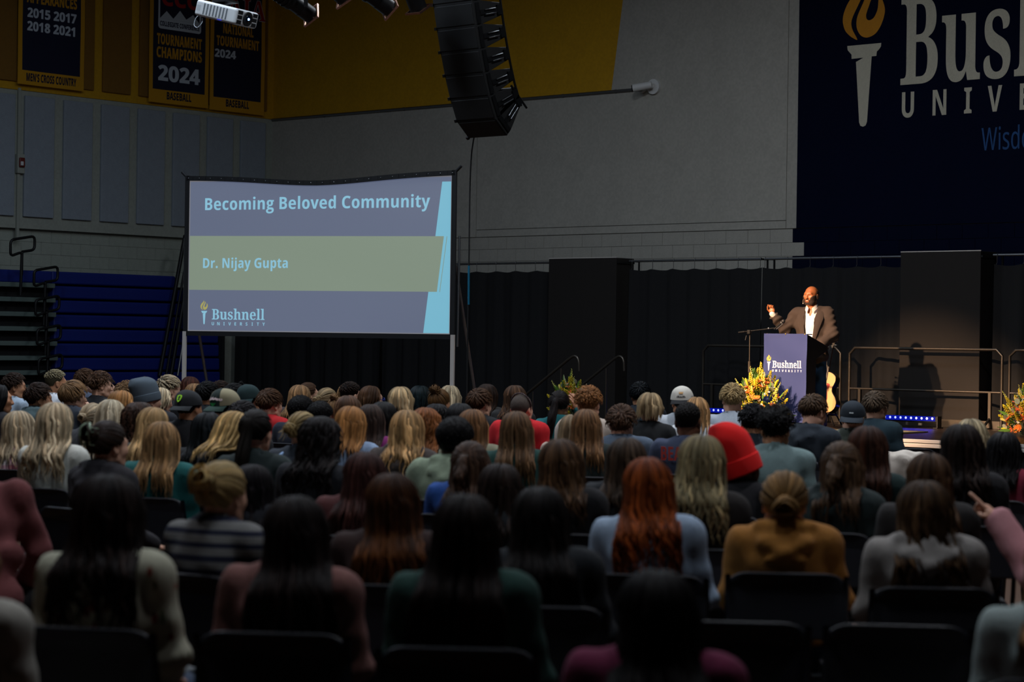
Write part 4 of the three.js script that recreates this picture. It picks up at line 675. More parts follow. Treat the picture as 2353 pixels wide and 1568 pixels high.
function longHair(o) {
  const L = new Locks(), { len = 0.32, vol = 0.012, wave = 0, lam = 0.11, K = 44, rows = 20, cols = 3, spread = 0.02, part: px = 0.012, ombre = 0, light = 0, curl = 0 } = o; seed(o.seed || 1);
  shellInto(L, vol * 0.35, 0.55, (a) => Math.max(hairline(a), -0.3 - (Math.abs(a) < 1.2 ? 0.25 : 0)), 28, 8);
  const FM = 2.12, dome = 0.155;
  const back = (x, y) => 0.045 + 0.118 * Math.sqrt(Math.max(0, 1 - (x / 0.19) ** 2));
  for (let layer = 0; layer < 2; layer++) {
    const n = layer ? K : Math.round(K * 0.75), lift = layer ? 0 : -0.006;
    for (let k = 0; k < n; k++) {
      const f = ((k + rr(0.15, 0.85)) / n) * 2 - 1, az = f * FM, front = Math.abs(az) > 1.75, total = dome + len * (layer ? rr(0.78, 1.04) : rr(0.7, 0.95)) * (front ? 0.85 : 1), ph = rr(0, 6.28), wv = wave * rr(0.6, 1.3), base = streak(0.55), P = [], N = [], W = [], w0 = (2 * FM * 0.1 / n) * rr(1.15, 1.9), jit = rr(-0.005, 0.008);
      const root = V(px * (az < 0 ? -0.2 : 1) * 2 + 0.06 * Math.sign(az || 1), 1, -0.28 + 0.5 * Math.cos(az) * (1 - 0.3 * Math.abs(f))).normalize(), eq = V(Math.sin(az), -0.02, Math.cos(az)).normalize();
      for (let r = 0; r <= rows; r++) {
        const s = r / rows, dd = s * total; let p, nn;
        if (dd < dome) { const t = dd / dome, d = slerp(root, eq, t).normalize(); p = sk(d, vol * (0.6 + 0.5 * t) + lift + jit * t); nn = skn(d); }
        else {
          const h = dd - dome, y = SKULL.c[1] - h, g = smooth(0, 0.14, h), wx = lerp(SKULL.r[0] + vol, 0.083 + vol * 0.8 + spread * smooth(0.05, 0.3, h), g), zc = lerp(SKULL.c[2], 0.045, g), dz = lerp(SKULL.r[2] + vol, 0.078 + vol * 0.6, g);
          const sx = Math.sign(Math.sin(az)) * Math.pow(Math.abs(Math.sin(az)), 0.8); p = V(wx * sx, y, zc + dz * Math.cos(az)); const m = smooth(0.11, 0.2, h); if (m > 0) { const zz = back(p.x, y) + 0.012 + 0.01 * layer + Math.abs(jit); p.z = lerp(p.z, Math.max(p.z, zz), m); }
          nn = V(Math.sin(az) * (1 - 0.6 * m), 0, Math.cos(az) + 0.6 * m).normalize();
          const gw = smooth(0.0, 0.16, h) * wv; p.x += gw * Math.sin(h / lam * 6.28 + ph) * Math.abs(nn.z) + jit; p.z += gw * 0.6 * Math.sin(h / lam * 6.28 + ph) * Math.abs(nn.x); p.addScaledVector(nn, gw * 0.7 * Math.cos(h / lam * 6.28 + ph) + jit);
        }
        if (curl) { const q = curl * smooth(0.1, 0.3, s); p.add(V(Math.sin(dd * 190 + ph), 0.4 * Math.sin(dd * 150 + ph), Math.cos(dd * 190 + ph)).multiplyScalar(q)); }
        P.push(p); N.push(nn); W.push(w0 * (s < 0.12 ? 0.45 + s * 4.5 : 1) * (1 - 0.93 * smooth(0.72, 1, s)) * (curl ? 0.8 : 1));
      }
      const hl = rnd() < light ? rr(1.5, 2.3) : 1, om = ombre * rr(0.5, 1.3), st = rr(0.35, 0.6);
      L.lock(P, N, W, (t) => { const e = 1 + om * smooth(st, st + 0.25, t), q = 1 + (hl - 1) * smooth(0.1, 0.35, t); return [base[0] * e * q, base[1] * e * q * (1 - 0.06 * om), base[2] * e * q * (1 - 0.18 * om)]; }, cols, 0.42);
    }
  }
  return L.geo();
}
function shortHair(o) {
  const L = new Locks(), { top = 0.05, side = 0.018, lift = 0.012, n = 230, mess = 0.5, vol = 0.01, forward = 0.6, curl = 0, fadeLow = -0.1, sideTint = 0.8, w = 0.016 } = o; seed(o.seed || 1);
  shellInto(L, (a, d) => lerp(0.003, vol, smooth(fadeLow - 0.35, fadeLow + 0.35, d.y)), sideTint, undefined, 36, 12, 0.002);
  for (let k = 0; k < n; k++) {
    const y = 1 - (k + 0.5) / n * 1.82, a0 = k * 2.39996; let a = ((a0 + Math.PI) % (2 * Math.PI)) - Math.PI, c = Math.sqrt(1 - y * y), d = V(Math.sin(a) * c, y, Math.cos(a) * c); if (y < hairline(a) + 0.04) continue;
    const t = smooth(fadeLow - 0.3, fadeLow + 0.3, y), l = lerp(side, top, t) * rr(0.7, 1.25); if (l < 0.007) continue;
    const whorl = V(0.1, 0.75, 0.65).normalize(), P = [], N = [], W = [], rows = curl ? 7 : 5, ph = rr(0, 6.28); let dir = d.clone().sub(whorl.clone().multiplyScalar(d.dot(whorl))).normalize().multiplyScalar(0.7).add(V(0, -0.25, -forward * smooth(0.1, 0.7, y))).add(V(rr(-1, 1), rr(-1, 1), rr(-1, 1)).multiplyScalar(mess)); dir.addScaledVector(d, -dir.dot(d)).normalize();
    for (let r = 0; r < rows; r++) { const s = r / (rows - 1), off = vol * lerp(0.3, 1, t) + lift * t * Math.sin(s * 2.2) + (s > 0.7 ? -0.004 * (s - 0.7) : 0), q = d.clone().addScaledVector(dir, s * l / 0.09).normalize(), p = sk(q, off); if (curl) p.add(V(Math.sin(s * 9 + ph), Math.cos(s * 9 + ph), Math.sin(s * 9 + ph + 1.5)).multiplyScalar(curl * s)); P.push(p); N.push(skn(q)); W.push(w * lerp(0.75, 1, t) * (s < 0.3 ? 0.7 + s : 1) * (1 - 0.85 * smooth(0.55, 1, s))); }
    const st = streak(0.35), g = o.tips ? lerp(1, o.tips, t) : 1; L.lock(P, N, W, (s) => { const m = o.tips ? lerp(0.6, g, smooth(0, 0.6, s)) : 1; return st.map((v) => v * m); }, 2, 0.35);
  }
  return L.geo();
}
function afroHair(o) { const L = new Locks(); seed(o.seed || 1); const R = o.r || 0.028; shellInto(L, (a, d) => R * lerp(0.45, 1, smooth(-0.7, 0.3, d.y)), 0.9, undefined, 44, 16, 0.008);
  for (let k = 0; k < 260; k++) { const y = 1 - (k + 0.5) / 260 * 1.75, a = ((k * 2.39996 + Math.PI) % 6.2832) - Math.PI, c = Math.sqrt(1 - y * y), d = V(Math.sin(a) * c, y, Math.cos(a) * c); if (y < hairline(a) + 0.03) continue; const b = sk(d, R * lerp(0.45, 1, smooth(-0.7, 0.3, y)) - 0.003), n = skn(d), u = V(n.z, 0.2, -n.x).normalize(), v = n.clone().cross(u), P = [], N = [], W = [], ph = rr(0, 6.28), q = rr(0.005, 0.009); for (let r = 0; r < 7; r++) { const t = r / 6 * 5.2 + ph; P.push(b.clone().addScaledVector(u, Math.cos(t) * q).addScaledVector(v, Math.sin(t) * q).addScaledVector(n, 0.004 * r / 6 + rr(-0.001, 0.002))); N.push(n); W.push(0.007); } L.lock(P, N, W, streak(0.35), 1, 0.4); }
  return L.geo(); }
function tiedHair(o) {   // pulled toward a tie point, then a bun, twist or tail
  const L = new Locks(), { el = 0.1, az = 0, tail = 0, bun = 0.032, messy = 0, vol = 0.008, curly = 0, twist = 0, half = 0, len = 0.3 } = o; seed(o.seed || 1); const T = V(Math.sin(az) * Math.cos(el), Math.sin(el), Math.cos(az) * Math.cos(el)).normalize();
  const nape = (a) => Math.max(hairline(a), -0.62); shellInto(L, vol * 0.6, 0.7, nape, 36, 12, 0.003);
  for (let k = 0; k < 60; k++) { const a = ((k + rr(0, 1)) / 60) * 6.2832 - Math.PI, y = nape(a) * rr(0.9, 1.0) + rr(0, 0.05), c = Math.sqrt(Math.max(0, 1 - y * y)), d = V(Math.sin(a) * c, y, Math.cos(a) * c), P = [], N = [], W = []; for (let r = 0; r <= 9; r++) { const s = r / 9, q = slerp(d, T, s).normalize(); P.push(sk(q, vol * Math.sin(0.4 + s * 2.2) + 0.002 + 0.002 * (k % 3))); N.push(skn(q)); W.push(lerp(0.026, 0.008, s)); } L.lock(P, N, W, streak(0.38), 2, 0.2); }
  const C = sk(T, tail ? 0.012 : bun * 0.6), n = skn(T);
  if (!tail) for (let k = 0; k < (messy ? 46 : 30); k++) {   // a knot of wound strands
    const ax = V(rr(-1, 1), rr(-1, 1), rr(-1, 1)).normalize().addScaledVector(n, messy ? 0.6 : 1.6).normalize(), u = V(ax.y, ax.z, ax.x).cross(ax).normalize(), v = ax.clone().cross(u), R = bun * rr(0.55, 1.0), P = [], N = [], W = [], ph = rr(0, 6.28), up = n.clone().multiplyScalar(rr(-0.3, 0.5) * bun); for (let r = 0; r <= 10; r++) { const t = ph + r / 10 * 3.8, e = u.clone().multiplyScalar(Math.cos(t)).addScaledVector(v, Math.sin(t)); P.push(C.clone().add(up).addScaledVector(e, R * (curly ? 1 + 0.18 * Math.sin(r * 2.6 + k) : 1)).add(twist ? V(e.x * 0.012, -0.3 * Math.abs(e.x) * bun, 0) : V(0, 0, 0))); N.push(e); W.push(0.012 * (1 - 0.7 * Math.abs(r / 5 - 1) ** 3)); } L.lock(P, N, W, streak(0.42), 2, 0.35);
  }
  if (messy) for (let k = 0; k < 26; k++) { const e = V(rr(-1, 1), rr(-0.6, 1), rr(-0.2, 1)).normalize(), P = [], N = [], W = []; for (let r = 0; r < 5; r++) { const s = r / 4; P.push(C.clone().addScaledVector(e, bun * (0.5 + s * rr(0.8, 1.4))).add(V(0, -0.03 * s * s, 0))); N.push(n); W.push(0.008 * (1 - s * 0.8)); } L.lock(P, N, W, streak(0.5), 1, 0.3); }
  if (tail) for (let k = 0; k < 40; k++) { const a = rr(0, 6.28), q = Math.sqrt(rnd()), l = len * rr(0.8, 1.05), P = [], N = [], W = [], wv = (o.wave || 0) * rr(0.5, 1.3), ph = rr(0, 6.28), sx = o.swing || 0; for (let r = 0; r <= 14; r++) { const s = r / 14, fan = lerp(0.012, 0.034, Math.sin(Math.min(1, s * 1.3) * 2.4)), out = 0.035 * Math.sin(Math.min(1, s * 4) * 1.57); P.push(C.clone().addScaledVector(n, out).add(V(Math.cos(a) * q * fan + sx * s + wv * Math.sin(s * 16 + ph), -l * Math.max(0, s - 0.06) - 0.0, Math.sin(a) * q * fan + (SKULL.r[2] + 0.075 - C.z) * smooth(0.2, 0.7, s) + wv * Math.cos(s * 16 + ph)))); N.push(V(Math.cos(a), 0, Math.sin(a)).lerp(n, 0.4).normalize()); W.push(0.02 * (1 - 0.9 * smooth(0.7, 1, s))); } L.lock(P, N, W, streak(0.4), 2, 0.3); }
  return L.geo();
}
const thickened = (g, t) => { const b = g.clone(), p = b.attributes.position, n = g.attributes.normal; for (let i = 0; i < p.count; i++) p.setXYZ(i, p.getX(i) - n.getX(i) * t, p.getY(i) - n.getY(i) * t, p.getZ(i) - n.getZ(i) * t); const ix = Array.from(b.index.array); for (let i = 0; i < ix.length; i += 3) { const q = ix[i]; ix[i] = ix[i + 1]; ix[i + 1] = q; } b.setIndex(ix); b.computeVertexNormals(); return mergeGeometries([g, b]); };

// ---------------------------------------------------------------- the speaker behind the lectern
{
  const g = base('person', 'speaker in dark blazer and white shirt gesturing behind the lectern', 'person', [-15.32, ST + 0.012, -23.5], 198 * Math.PI / 180);
  const arms = [[[0.205, 1.47, 0.02], [0.35, 1.27, -0.03], [0.475, 1.45, -0.16]], [[-0.205, 1.47, 0.02], [-0.29, 1.2, -0.03], [-0.17, 1.075, -0.235]]];
  const trunk = (o) => [ell([0, 1.3, 0.0], [0.195 + o, 0.24 + o, 0.135 + o]), ell([0, 1.07, -0.01], [0.185 + o, 0.2, 0.145 + o]), ell([0, 0.92, 0.0], [0.18 + o, 0.13, 0.135 + o]), cap([0, 1.5, 0.02], [0.19, 1.475, 0.02], 0.055 + o, 0.062 + o), cap([0, 1.5, 0.02], [-0.19, 1.475, 0.02], 0.055 + o, 0.062 + o)];
  const sleeve = (o) => arms.flatMap(([a, b, c]) => [cap(a, b, 0.07 + o, 0.062 + o), cap(b, c, 0.062 + o, 0.05 + o)]);
  const legs = (o) => [1, -1].flatMap((s) => [cap([s * 0.1, 0.92, 0], [s * 0.125, 0.5, -0.01], 0.088 + o, 0.066 + o), cap([s * 0.125, 0.5, -0.01], [s * 0.15, 0.1, 0.02], 0.064 + o, 0.05 + o)]);
  const skin = field([...trunk(-0.01), ...sleeve(-0.02), ...legs(-0.015), cap([0, 1.48, 0.01], [0, 1.58, -0.02], 0.062, 0.06), ...[1, -1].map((s) => cap([s * 0.15, 0.06, 0.03], [s * 0.16, 0.045, -0.14], 0.04, 0.03))], 0.05);
  const hm = mat4([0.01, 1.705, -0.03], [0.06, -0.26, 0.03], [1.1, 1.08, 1.1]), head = bare(headGeo(true, 0.0042, true)).applyMatrix4(hm);
  const hands = [handAt('pinch', [0.485, 1.47, -0.172], [0.12, 1, -0.05], -1.0, false, 0.0048), handAt('rest', [-0.165, 1.07, -0.245], [0.35, -0.1, -1], 0, true, 0.006)];
  part('body', mergeGeometries([bare(meshField(skin, [-0.4, -0.02, -0.35], [0.6, 1.66, 0.25], 0.024)), head, ...hands.map(bare)]), std('#b26a3e', 0.42), g);
  // shirt, blazer with an open front, jeans, boots
  const wr = (x, y, z, k) => k * (0.004 * Math.sin(y * 38 + x * 22 + 2 * Math.sin(x * 14)) + 0.005 * noise3.noise(x * 12, y * 12, z * 12));
  const shirtF = field([...trunk(0.006), ...arms.map(([a, b, c]) => cap(b, c.map((v, i) => v + (v - b[i]) * 0.1), 0.05, 0.037)), cap([0, 1.48, 0.015], [0, 1.54, 0.0], 0.078, 0.07)], 0.04), neck = cap([0, 1.45, -0.02], [0, 1.62, -0.03], 0.066);
  const vee = (x, y, z) => Math.max(Math.abs(x) - 0.035 * smooth(1.4, 1.56, y), 1.42 - y, z + 0.02);
  part('shirt', meshField((x, y, z) => Math.max(shirtF(x, y, z) + wr(x, y, z, 0.6), -dist(neck, x, y, z), -vee(x, y, z), 0.86 - y), [-0.32, 0.84, -0.3], [0.6, 1.62, 0.24], 0.013), std('#f1ece6', 0.8), g);
  const jacketF = field([...trunk(0.024), ...sleeve(0.012), ell([0, 0.94, 0.0], [0.205, 0.17, 0.16])], 0.05), open = (y) => lerp(0.058, 0.03, smooth(1.35, 0.95, y)) + 0.02 * smooth(1.4, 1.52, y) + 0.05 * smooth(0.98, 0.8, y);
  const cut = (x, y, z) => Math.max(Math.abs(x + 0.004) - open(y), z + 0.03);
  const blazer = std('#3b302a', 0.9, { bumpMap: rep(weave, 30, 30), bumpScale: 0.0008 });
  const jm = part('blazer', meshField((x, y, z) => { let d = jacketF(x, y, z) + wr(x, y, z, 1.2) + 0.006 * Math.sin((x * 0.7 + y) * 70) * smooth(0.22, 0.3, Math.abs(x)); d = Math.max(d, -cut(x, y, z), -dist(neck, x, y, z) - 0.006, 0.82 - y); for (const [a, b, c] of arms) { const q = (x - c[0]) * (c[0] - b[0]) + (y - c[1]) * (c[1] - b[1]) + (z - c[2]) * (c[2] - b[2]); if (Math.hypot(x - c[0], y - c[1], z - c[2]) < 0.1) d = Math.max(d, q / 0.2 + 0.006); } return d; }, [-0.42, 0.78, -0.36], [0.62, 1.6, 0.26], 0.0115), blazer, g);
  for (const s of [1, -1]) {   // lapels lying along the opening
    const P = [[s * 0.08, 1.555, -0.02], [s * 0.088, 1.5, -0.085], [s * 0.085, 1.42, -0.132], [s * 0.07, 1.3, -0.166], [s * 0.05, 1.15, -0.175], [s * 0.036, 1.02, -0.178]].map((p) => V(...p)), N = P.map((p) => V(s * 0.25, 0.15, -1).normalize()), W = [0.04, 0.085, 0.1, 0.075, 0.045, 0.012], L = new Locks();
    L.lock(P.map((p, i) => p.clone().add(V(s * W[i] * 0.42, 0, 0.012))), N, W, [1, 1, 1], 4, 0.1); const lg = L.geo(); lg.deleteAttribute('color'); part('lapel', thickened(mergeVertices(lg), 0.006), blazer, jm);
    part('collar_point', thickened(mergeVertices((() => { const q = new Locks(); q.lock([V(s * 0.07, 1.575, 0.02), V(s * 0.072, 1.57, -0.045), V(s * 0.045, 1.53, -0.105), V(s * 0.04, 1.485, -0.125)], [V(s, 0.2, 0), V(s * 0.8, 0.2, -0.5), V(s * 0.3, 0.2, -1), V(s * 0.2, 0.2, -1)].map((v) => v.normalize()), [0.045, 0.05, 0.055, 0.008], [1, 1, 1], 3, 0.05); const e = q.geo(); e.deleteAttribute('color'); return e; })()), 0.003), std('#eae4dd', 0.8), g);
  }
  const jeansF = field([...legs(0.008), ell([0, 0.93, 0], [0.18, 0.1, 0.14])], 0.035);
  part('jeans', meshField((x, y, z) => Math.max(jeansF(x, y, z) + 0.005 * Math.sin(y * 60 + x * 20) * smooth(0.35, 0.1, y) + wr(x, y, z, 0.8), 0.075 - y), [-0.3, 0.05, -0.2], [0.3, 1.06, 0.2], 0.013), std('#123a5c', 0.85, { map: rep(wallGrain, 6, 6) }), g);
  part('boots', fuse([1, -1].map((s) => meshField(field([cap([s * 0.15, 0.14, 0.03], [s * 0.15, 0.05, 0.03], 0.058, 0.05), cap([s * 0.15, 0.045, 0.03], [s * 0.165, 0.04, -0.15], 0.05, 0.042)], 0.03), [s * 0.155 - 0.09, -0.01, -0.22], [s * 0.155 + 0.09, 0.22, 0.12], 0.011))), std('#4a3f33', 0.7), g);
  // head details
  const worn = (n, geo, m) => { const q = part(n, geo, m, g); q.applyMatrix4(hm); return q; };
  const hf = headField(true, true), beardZone = (x, y, z) => { const ax = Math.abs(x), line = -0.047 + Math.max(0, ax - 0.028) * 1.2 - 0.012 * smooth(0.018, 0.03, ax) * (1 - smooth(0.03, 0.045, ax)), hole = (1 - Math.hypot(x / 0.0275, (y + 0.0715) / 0.0165)) * 0.016; return Math.max(y - line, z - 0.002, -0.115 - y, z < -0.05 ? hole : -1); };
  worn('beard', meshField((x, y, z) => Math.max(hf(x, y, z) - 0.0028 - 0.0012 * noise3.noise(x * 300, y * 300, z * 300), beardZone(x, y, z)), [-0.095, -0.14, -0.13], [0.095, 0.03, 0.03], 0.0045), std('#33261f', 0.9));
  { const L = new Locks(), n = 44, m = 8; seed(4); for (let i = 0; i <= n; i++) for (let j = 0; j <= m; j++) { const a = lerp(-1.72, 1.72, i / n), lo = Math.max(hairline(a), -0.75), hi = 0.36 - 0.1 * Math.cos(a), el = lerp(Math.asin(hi), Math.asin(lo), j / m), d = V(Math.sin(a) * Math.cos(el), Math.sin(el), Math.cos(a) * Math.cos(el)), q = sk(d, j === 0 || j === m || i === 0 || i === n ? -0.001 : 0.003); L.p.push(q.x, q.y, q.z); L.c.push(1, 1, 1); L.u.push(a * 2, el); if (i && j) { const k = i * (m + 1) + j; L.i.push(k, k - m - 2, k - 1, k, k - m - 1, k - m - 2); } } worn('hair', L.geo(), std('#1a1411', 0.8)); }
  const two = (f) => merged([f(1), f(-1)]);
  const eyes = worn('eyes', two((s) => new THREE.SphereGeometry(0.0118, 12, 10).translate(s * 0.031, -0.002, -0.0785)), std('#d8cfc4', 0.25)); part('irises', two((s) => new THREE.SphereGeometry(0.0055, 10, 8).scale(1, 1, 0.5).translate(s * 0.031, -0.001, -0.0893)), std('#1a0f0a', 0.2), eyes);
  worn('eyelids', two((s) => new THREE.SphereGeometry(0.0128, 12, 6, 0, Math.PI * 2, 0, 1.25).rotateX(-0.15).translate(s * 0.031, -0.001, -0.079)), std('#955a36', 0.5));
  worn('eyebrows', two((s) => tube([[s * 0.012, 0.018, -0.091], [s * 0.03, 0.025, -0.0895], [s * 0.052, 0.019, -0.078]], 0.0036, 6, false, 10)), std('#1d1511', 0.9));
  worn('teeth', place(new THREE.SphereGeometry(0.014, 14, 8), [0, -0.0655, -0.0868], [0, 0, 0], [1, 0.36, 0.5]), std('#e6e0d6', 0.35)); worn('lower_lip', tube([[-0.018, -0.0745, -0.088], [0, -0.079, -0.0955], [0.018, -0.0745, -0.088]], 0.0042, 7, false, 12), std('#8d4a3a', 0.45));
  const hs = worn('headset_microphone', tube([[0.085, 0.012, 0.012], [0.084, -0.03, -0.02], [0.072, -0.072, -0.06], [0.05, -0.1, -0.09]], 0.0018, 5, false, 16), std('#c9a888', 0.5)); part('microphone_tip', new THREE.SphereGeometry(0.0065, 8, 8).translate(0.048, -0.101, -0.092), std('#f0dcc4', 0.4), hs);
}

// ---------------------------------------------------------------- hats and small wear
const crownShell = (rim, off, n = 48, m = 14, extra) => {   // cap crown over the skull; rim(a) is the lower edge as a direction's y
  const p = [], u = [], ix = []; for (let i = 0; i <= n; i++) for (let j = 0; j <= m; j++) { const a = (i / n) * Math.PI * 2, el = lerp(Math.PI / 2, Math.asin(rim(a)), j / m), d = V(Math.sin(a) * Math.cos(el), Math.sin(el), Math.cos(a) * Math.cos(el)), q = sk(d, off + (extra ? extra(a, d) : 0)); p.push(q.x, q.y, q.z); u.push(i / n, j / m); if (i && j) { const k = i * (m + 1) + j; ix.push(k, k - m - 2, k - 1, k, k - m - 1, k - m - 2); } }
  const g = new THREE.BufferGeometry(); g.setAttribute('position', new THREE.Float32BufferAttribute(p, 3)); g.setAttribute('uv', new THREE.Float32BufferAttribute(u, 2)); g.setIndex(ix); g.computeVertexNormals(); return g;
};
const CAPOFF = 0.016, capRim = () => 0.02;
const capRear = (a, d) => 0;
function capPart(a0, a1) { const n = 20, m = 12, p = [], u = [], ix = []; for (let i = 0; i <= n; i++) for (let j = 0; j <= m; j++) { const a = lerp(a0, a1, i / n), el = lerp(Math.PI / 2, 0.0, j / m), d = V(Math.sin(a) * Math.cos(el), Math.sin(el), Math.cos(a) * Math.cos(el)), q = sk(d, CAPOFF + 0.012 * smooth(0.2, 0.8, d.y) * smooth(-0.2, 0.5, d.z)); p.push(q.x, q.y, q.z); u.push(i / n, j / m); if (i && j) { const k = i * (m + 1) + j; ix.push(k, k - m - 2, k - 1, k, k - m - 1, k - m - 2); } } const g = new THREE.BufferGeometry(); g.setAttribute('position', new THREE.Float32BufferAttribute(p, 3)); g.setAttribute('uv', new THREE.Float32BufferAttribute(u, 2)); g.setIndex(ix); g.computeVertexNormals(); return thickened(g, 0.003); }
function billGeo() { const n = 24, m = 6, p = [], ix = []; for (let i = 0; i <= n; i++) for (let j = 0; j <= m; j++) { const a = lerp(-1.05, 1.05, i / n), e = sk(V(Math.sin(a), 0, Math.cos(a)), CAPOFF), t = j / m, reach = 0.072 * Math.pow(Math.cos(a * 0.93), 0.6) * t; p.push(e.x * (1 + 0.04 * t), e.y - 0.004 - 0.022 * t * t - 0.5 * e.x * e.x * (1 + 2 * t), e.z + reach); if (i && j) { const k = i * (m + 1) + j; ix.push(k, k - m - 2, k - 1, k, k - m - 1, k - m - 2); } } const g = new THREE.BufferGeometry(); g.setAttribute('position', new THREE.Float32BufferAttribute(p, 3)); g.setIndex(ix); g.computeVertexNormals(); return thickened(g, 0.004); }
const onCrown = (geo, a, el, off = 0) => { const d = V(Math.sin(a) * Math.cos(el), Math.sin(el), Math.cos(a) * Math.cos(el)), q = sk(d, CAPOFF + 0.012 * smooth(0.2, 0.8, d.y) * smooth(-0.2, 0.5, d.z) + 0.002 + off), n = skn(d), m = new THREE.Matrix4().lookAt(n, V(0, 0, 0), V(0, 1, 0)); m.setPosition(q); return geo.applyMatrix4(m); };
function crownText(text, font, h, a0, step, el, bow = 0) { return merged([...text].map((c, i) => { const t = i / Math.max(1, text.length - 1), g = letters(c, font, h, undefined, 0, 0.0015); g.computeBoundingBox(); g.translate(-(g.boundingBox.max.x) / 2, -h / 2, 0); return onCrown(g, a0 + i * step, el + bow * Math.sin(t * Math.PI)); })); }
let capGeos = null;
function makeCap(parent, kind, color, M4) {   // worn with the peak to the back when fwd is false
  const b = new THREE.Group(); b.name = 'cap'; parent.add(b); b.applyMatrix4(M4); capGeos = capGeos || { front: capPart(-0.55, 0.55), l: capPart(0.55, Math.PI), r: capPart(-Math.PI, -0.55), bill: billGeo(), button: new THREE.SphereGeometry(0.008, 8, 6).scale(1, 0.5, 1).translate(0, SKULL.c[1] + SKULL.r[1] + CAPOFF, SKULL.c[2]) };
  const felt = (c) => std(c, 0.9, { bumpMap: weave, bumpScale: 0.0005 }), fr = { cap: color, cap2: '#10231f', cap3: color, cap4: color, cap5: color }[kind], sd = { cap: color, cap2: color, cap3: color, cap4: color, cap5: color }[kind], bl = { cap: '#0d1518', cap2: '#123028', cap3: color, cap4: '#0e0f12', cap5: color }[kind];
  part('front_panel', capGeos.front, felt(fr), b); part('side_panel', capGeos.l, felt(sd), b); part('side_panel', capGeos.r, felt(sd), b); part('peak', capGeos.bill, felt(bl), b); part('button', capGeos.button, felt(bl), b);
  const dark = std('#15171a', 0.8);
  if (kind === 'cap') { const s = new THREE.Shape(); s.moveTo(0, 0.03); s.quadraticCurveTo(0.014, 0.028, 0.02, 0.022); s.quadraticCurveTo(0.022, -0.014, 0, -0.03); s.quadraticCurveTo(-0.022, -0.014, -0.02, 0.022); s.quadraticCurveTo(-0.014, 0.028, 0, 0.03); const green = std('#9be02a', 0.6); part('badge', onCrown(new THREE.ExtrudeGeometry(s, { depth: 0.003, bevelEnabled: false }), 0, 0.5), green, b); part('badge_mark', onCrown(merged([bx(0.01, 0.026, 0.002), bx(0.022, 0.006, 0.002, 0, 0.01, 0), bx(0.018, 0.005, 0.002, 0, -0.008, 0)]), 0, 0.5, 0.004), dark, b); }
  if (kind === 'cap2') { part('cap_lettering', crownText('RAZORBACKS', serif, 0.024, -0.62, 0.138, 0.42, 0.08), std('#c9b8b8', 0.7), b); part('cap_emblem', onCrown(new THREE.ExtrudeGeometry(poly([[-0.03, 0], [0.03, 0], [0, -0.03]]), { depth: 0.002, bevelEnabled: false }), 0, 0.2), std('#1f7a3c', 0.6), b); }
  if (kind === 'cap4') { part('cap_lettering', crownText('RELAX', serif, 0.019, -0.27, 0.135, 0.3), dark, b); part('crown_emblem', onCrown(new THREE.ExtrudeGeometry(poly([[-0.016, -0.012], [0.016, -0.012], [0.018, 0.01], [0.009, 0.0], [0, 0.014], [-0.009, 0.0], [-0.018, 0.01]]), { depth: 0.002, bevelEnabled: false }), 0, 0.58), std('#b98a4a', 0.5), b); part('side_lettering', crownText('relax', sansThin, 0.01, 1.0, 0.09, 0.25), dark, b); }
  if (kind === 'cap5') part('patch', onCrown(rbx(0.03, 0.009, 0.003, 0.001), 0, 0.33), std('#b9c4c4', 0.7), b);
  return b;
}
function beanieGeo(tip, lean, red) {   // knit hat body with a loose top
  const n = 48, m = 22, p = [], u = [], ix = []; for (let i = 0; i <= n; i++) for (let j = 0; j <= m; j++) { const a = (i / n) * Math.PI * 2, t = j / m, y = lerp(0.0, tip, Math.sin(t * Math.PI / 2) ** (red ? 0.95 : 0.85)), k = (red ? 1.02 - 0.45 * smooth(0.35, 1, t) : 1.04 - 0.3 * smooth(0.4, 1, t)) * Math.sqrt(Math.max(0, 1 - Math.pow(t, red ? 3.2 : 3.6))), w = 1 + 0.03 * Math.sin(a * 3 + t * 7) * smooth(0.3, 0.8, t) + 0.02 * Math.sin(a * 2 - t * 11) * smooth(0.2, 0.7, t); p.push(0.097 * k * w * Math.sin(a) + lean[0] * t * t, SKULL.c[1] - 0.012 + y + 0.01 * Math.cos(a) * (1 - t) * -1, SKULL.c[2] + 0.004 + 0.115 * k * w * Math.cos(a) + lean[1] * t * t); u.push(i / n * 30, t * 12); if (i && j) { const q = i * (m + 1) + j; ix.push(q, q - m - 2, q - m - 1, q, q - 1, q - m - 2); } }
  const g = new THREE.BufferGeometry(); g.setAttribute('position', new THREE.Float32BufferAttribute(p, 3)); g.setAttribute('uv', new THREE.Float32BufferAttribute(u, 2)); g.setIndex(ix); const c = mergeVertices(g, 1e-5); c.computeVertexNormals(); return c;
}
function cuffGeo(h) { const pr = [[0.0, -h], [0.008, -h - 0.003], [0.013, -h + 0.006], [0.014, 0], [0.008, 0.006], [0, 0.002]].map(([r, y]) => new THREE.Vector2(0.092 + r, y)); const g = new THREE.LatheGeometry(pr, 48); const uv = g.attributes.uv; for (let i = 0; i < uv.count; i++) uv.setXY(i, uv.getX(i) * 30, uv.getY(i) * 3); return g.scale(1, 1, 1.17).translate(0, SKULL.c[1] + 0.025, SKULL.c[2] + 0.004); }
const knit = (c) => std(c, 0.95, { bumpMap: fieldTexture(64, 64, (u, v) => 0.5 + 0.5 * Math.sin(u * 6.28 * 4) * (0.7 + 0.3 * Math.sin(v * 6.28 * 8))), bumpScale: 0.0015, map: rep(wallGrain, 3, 1) });
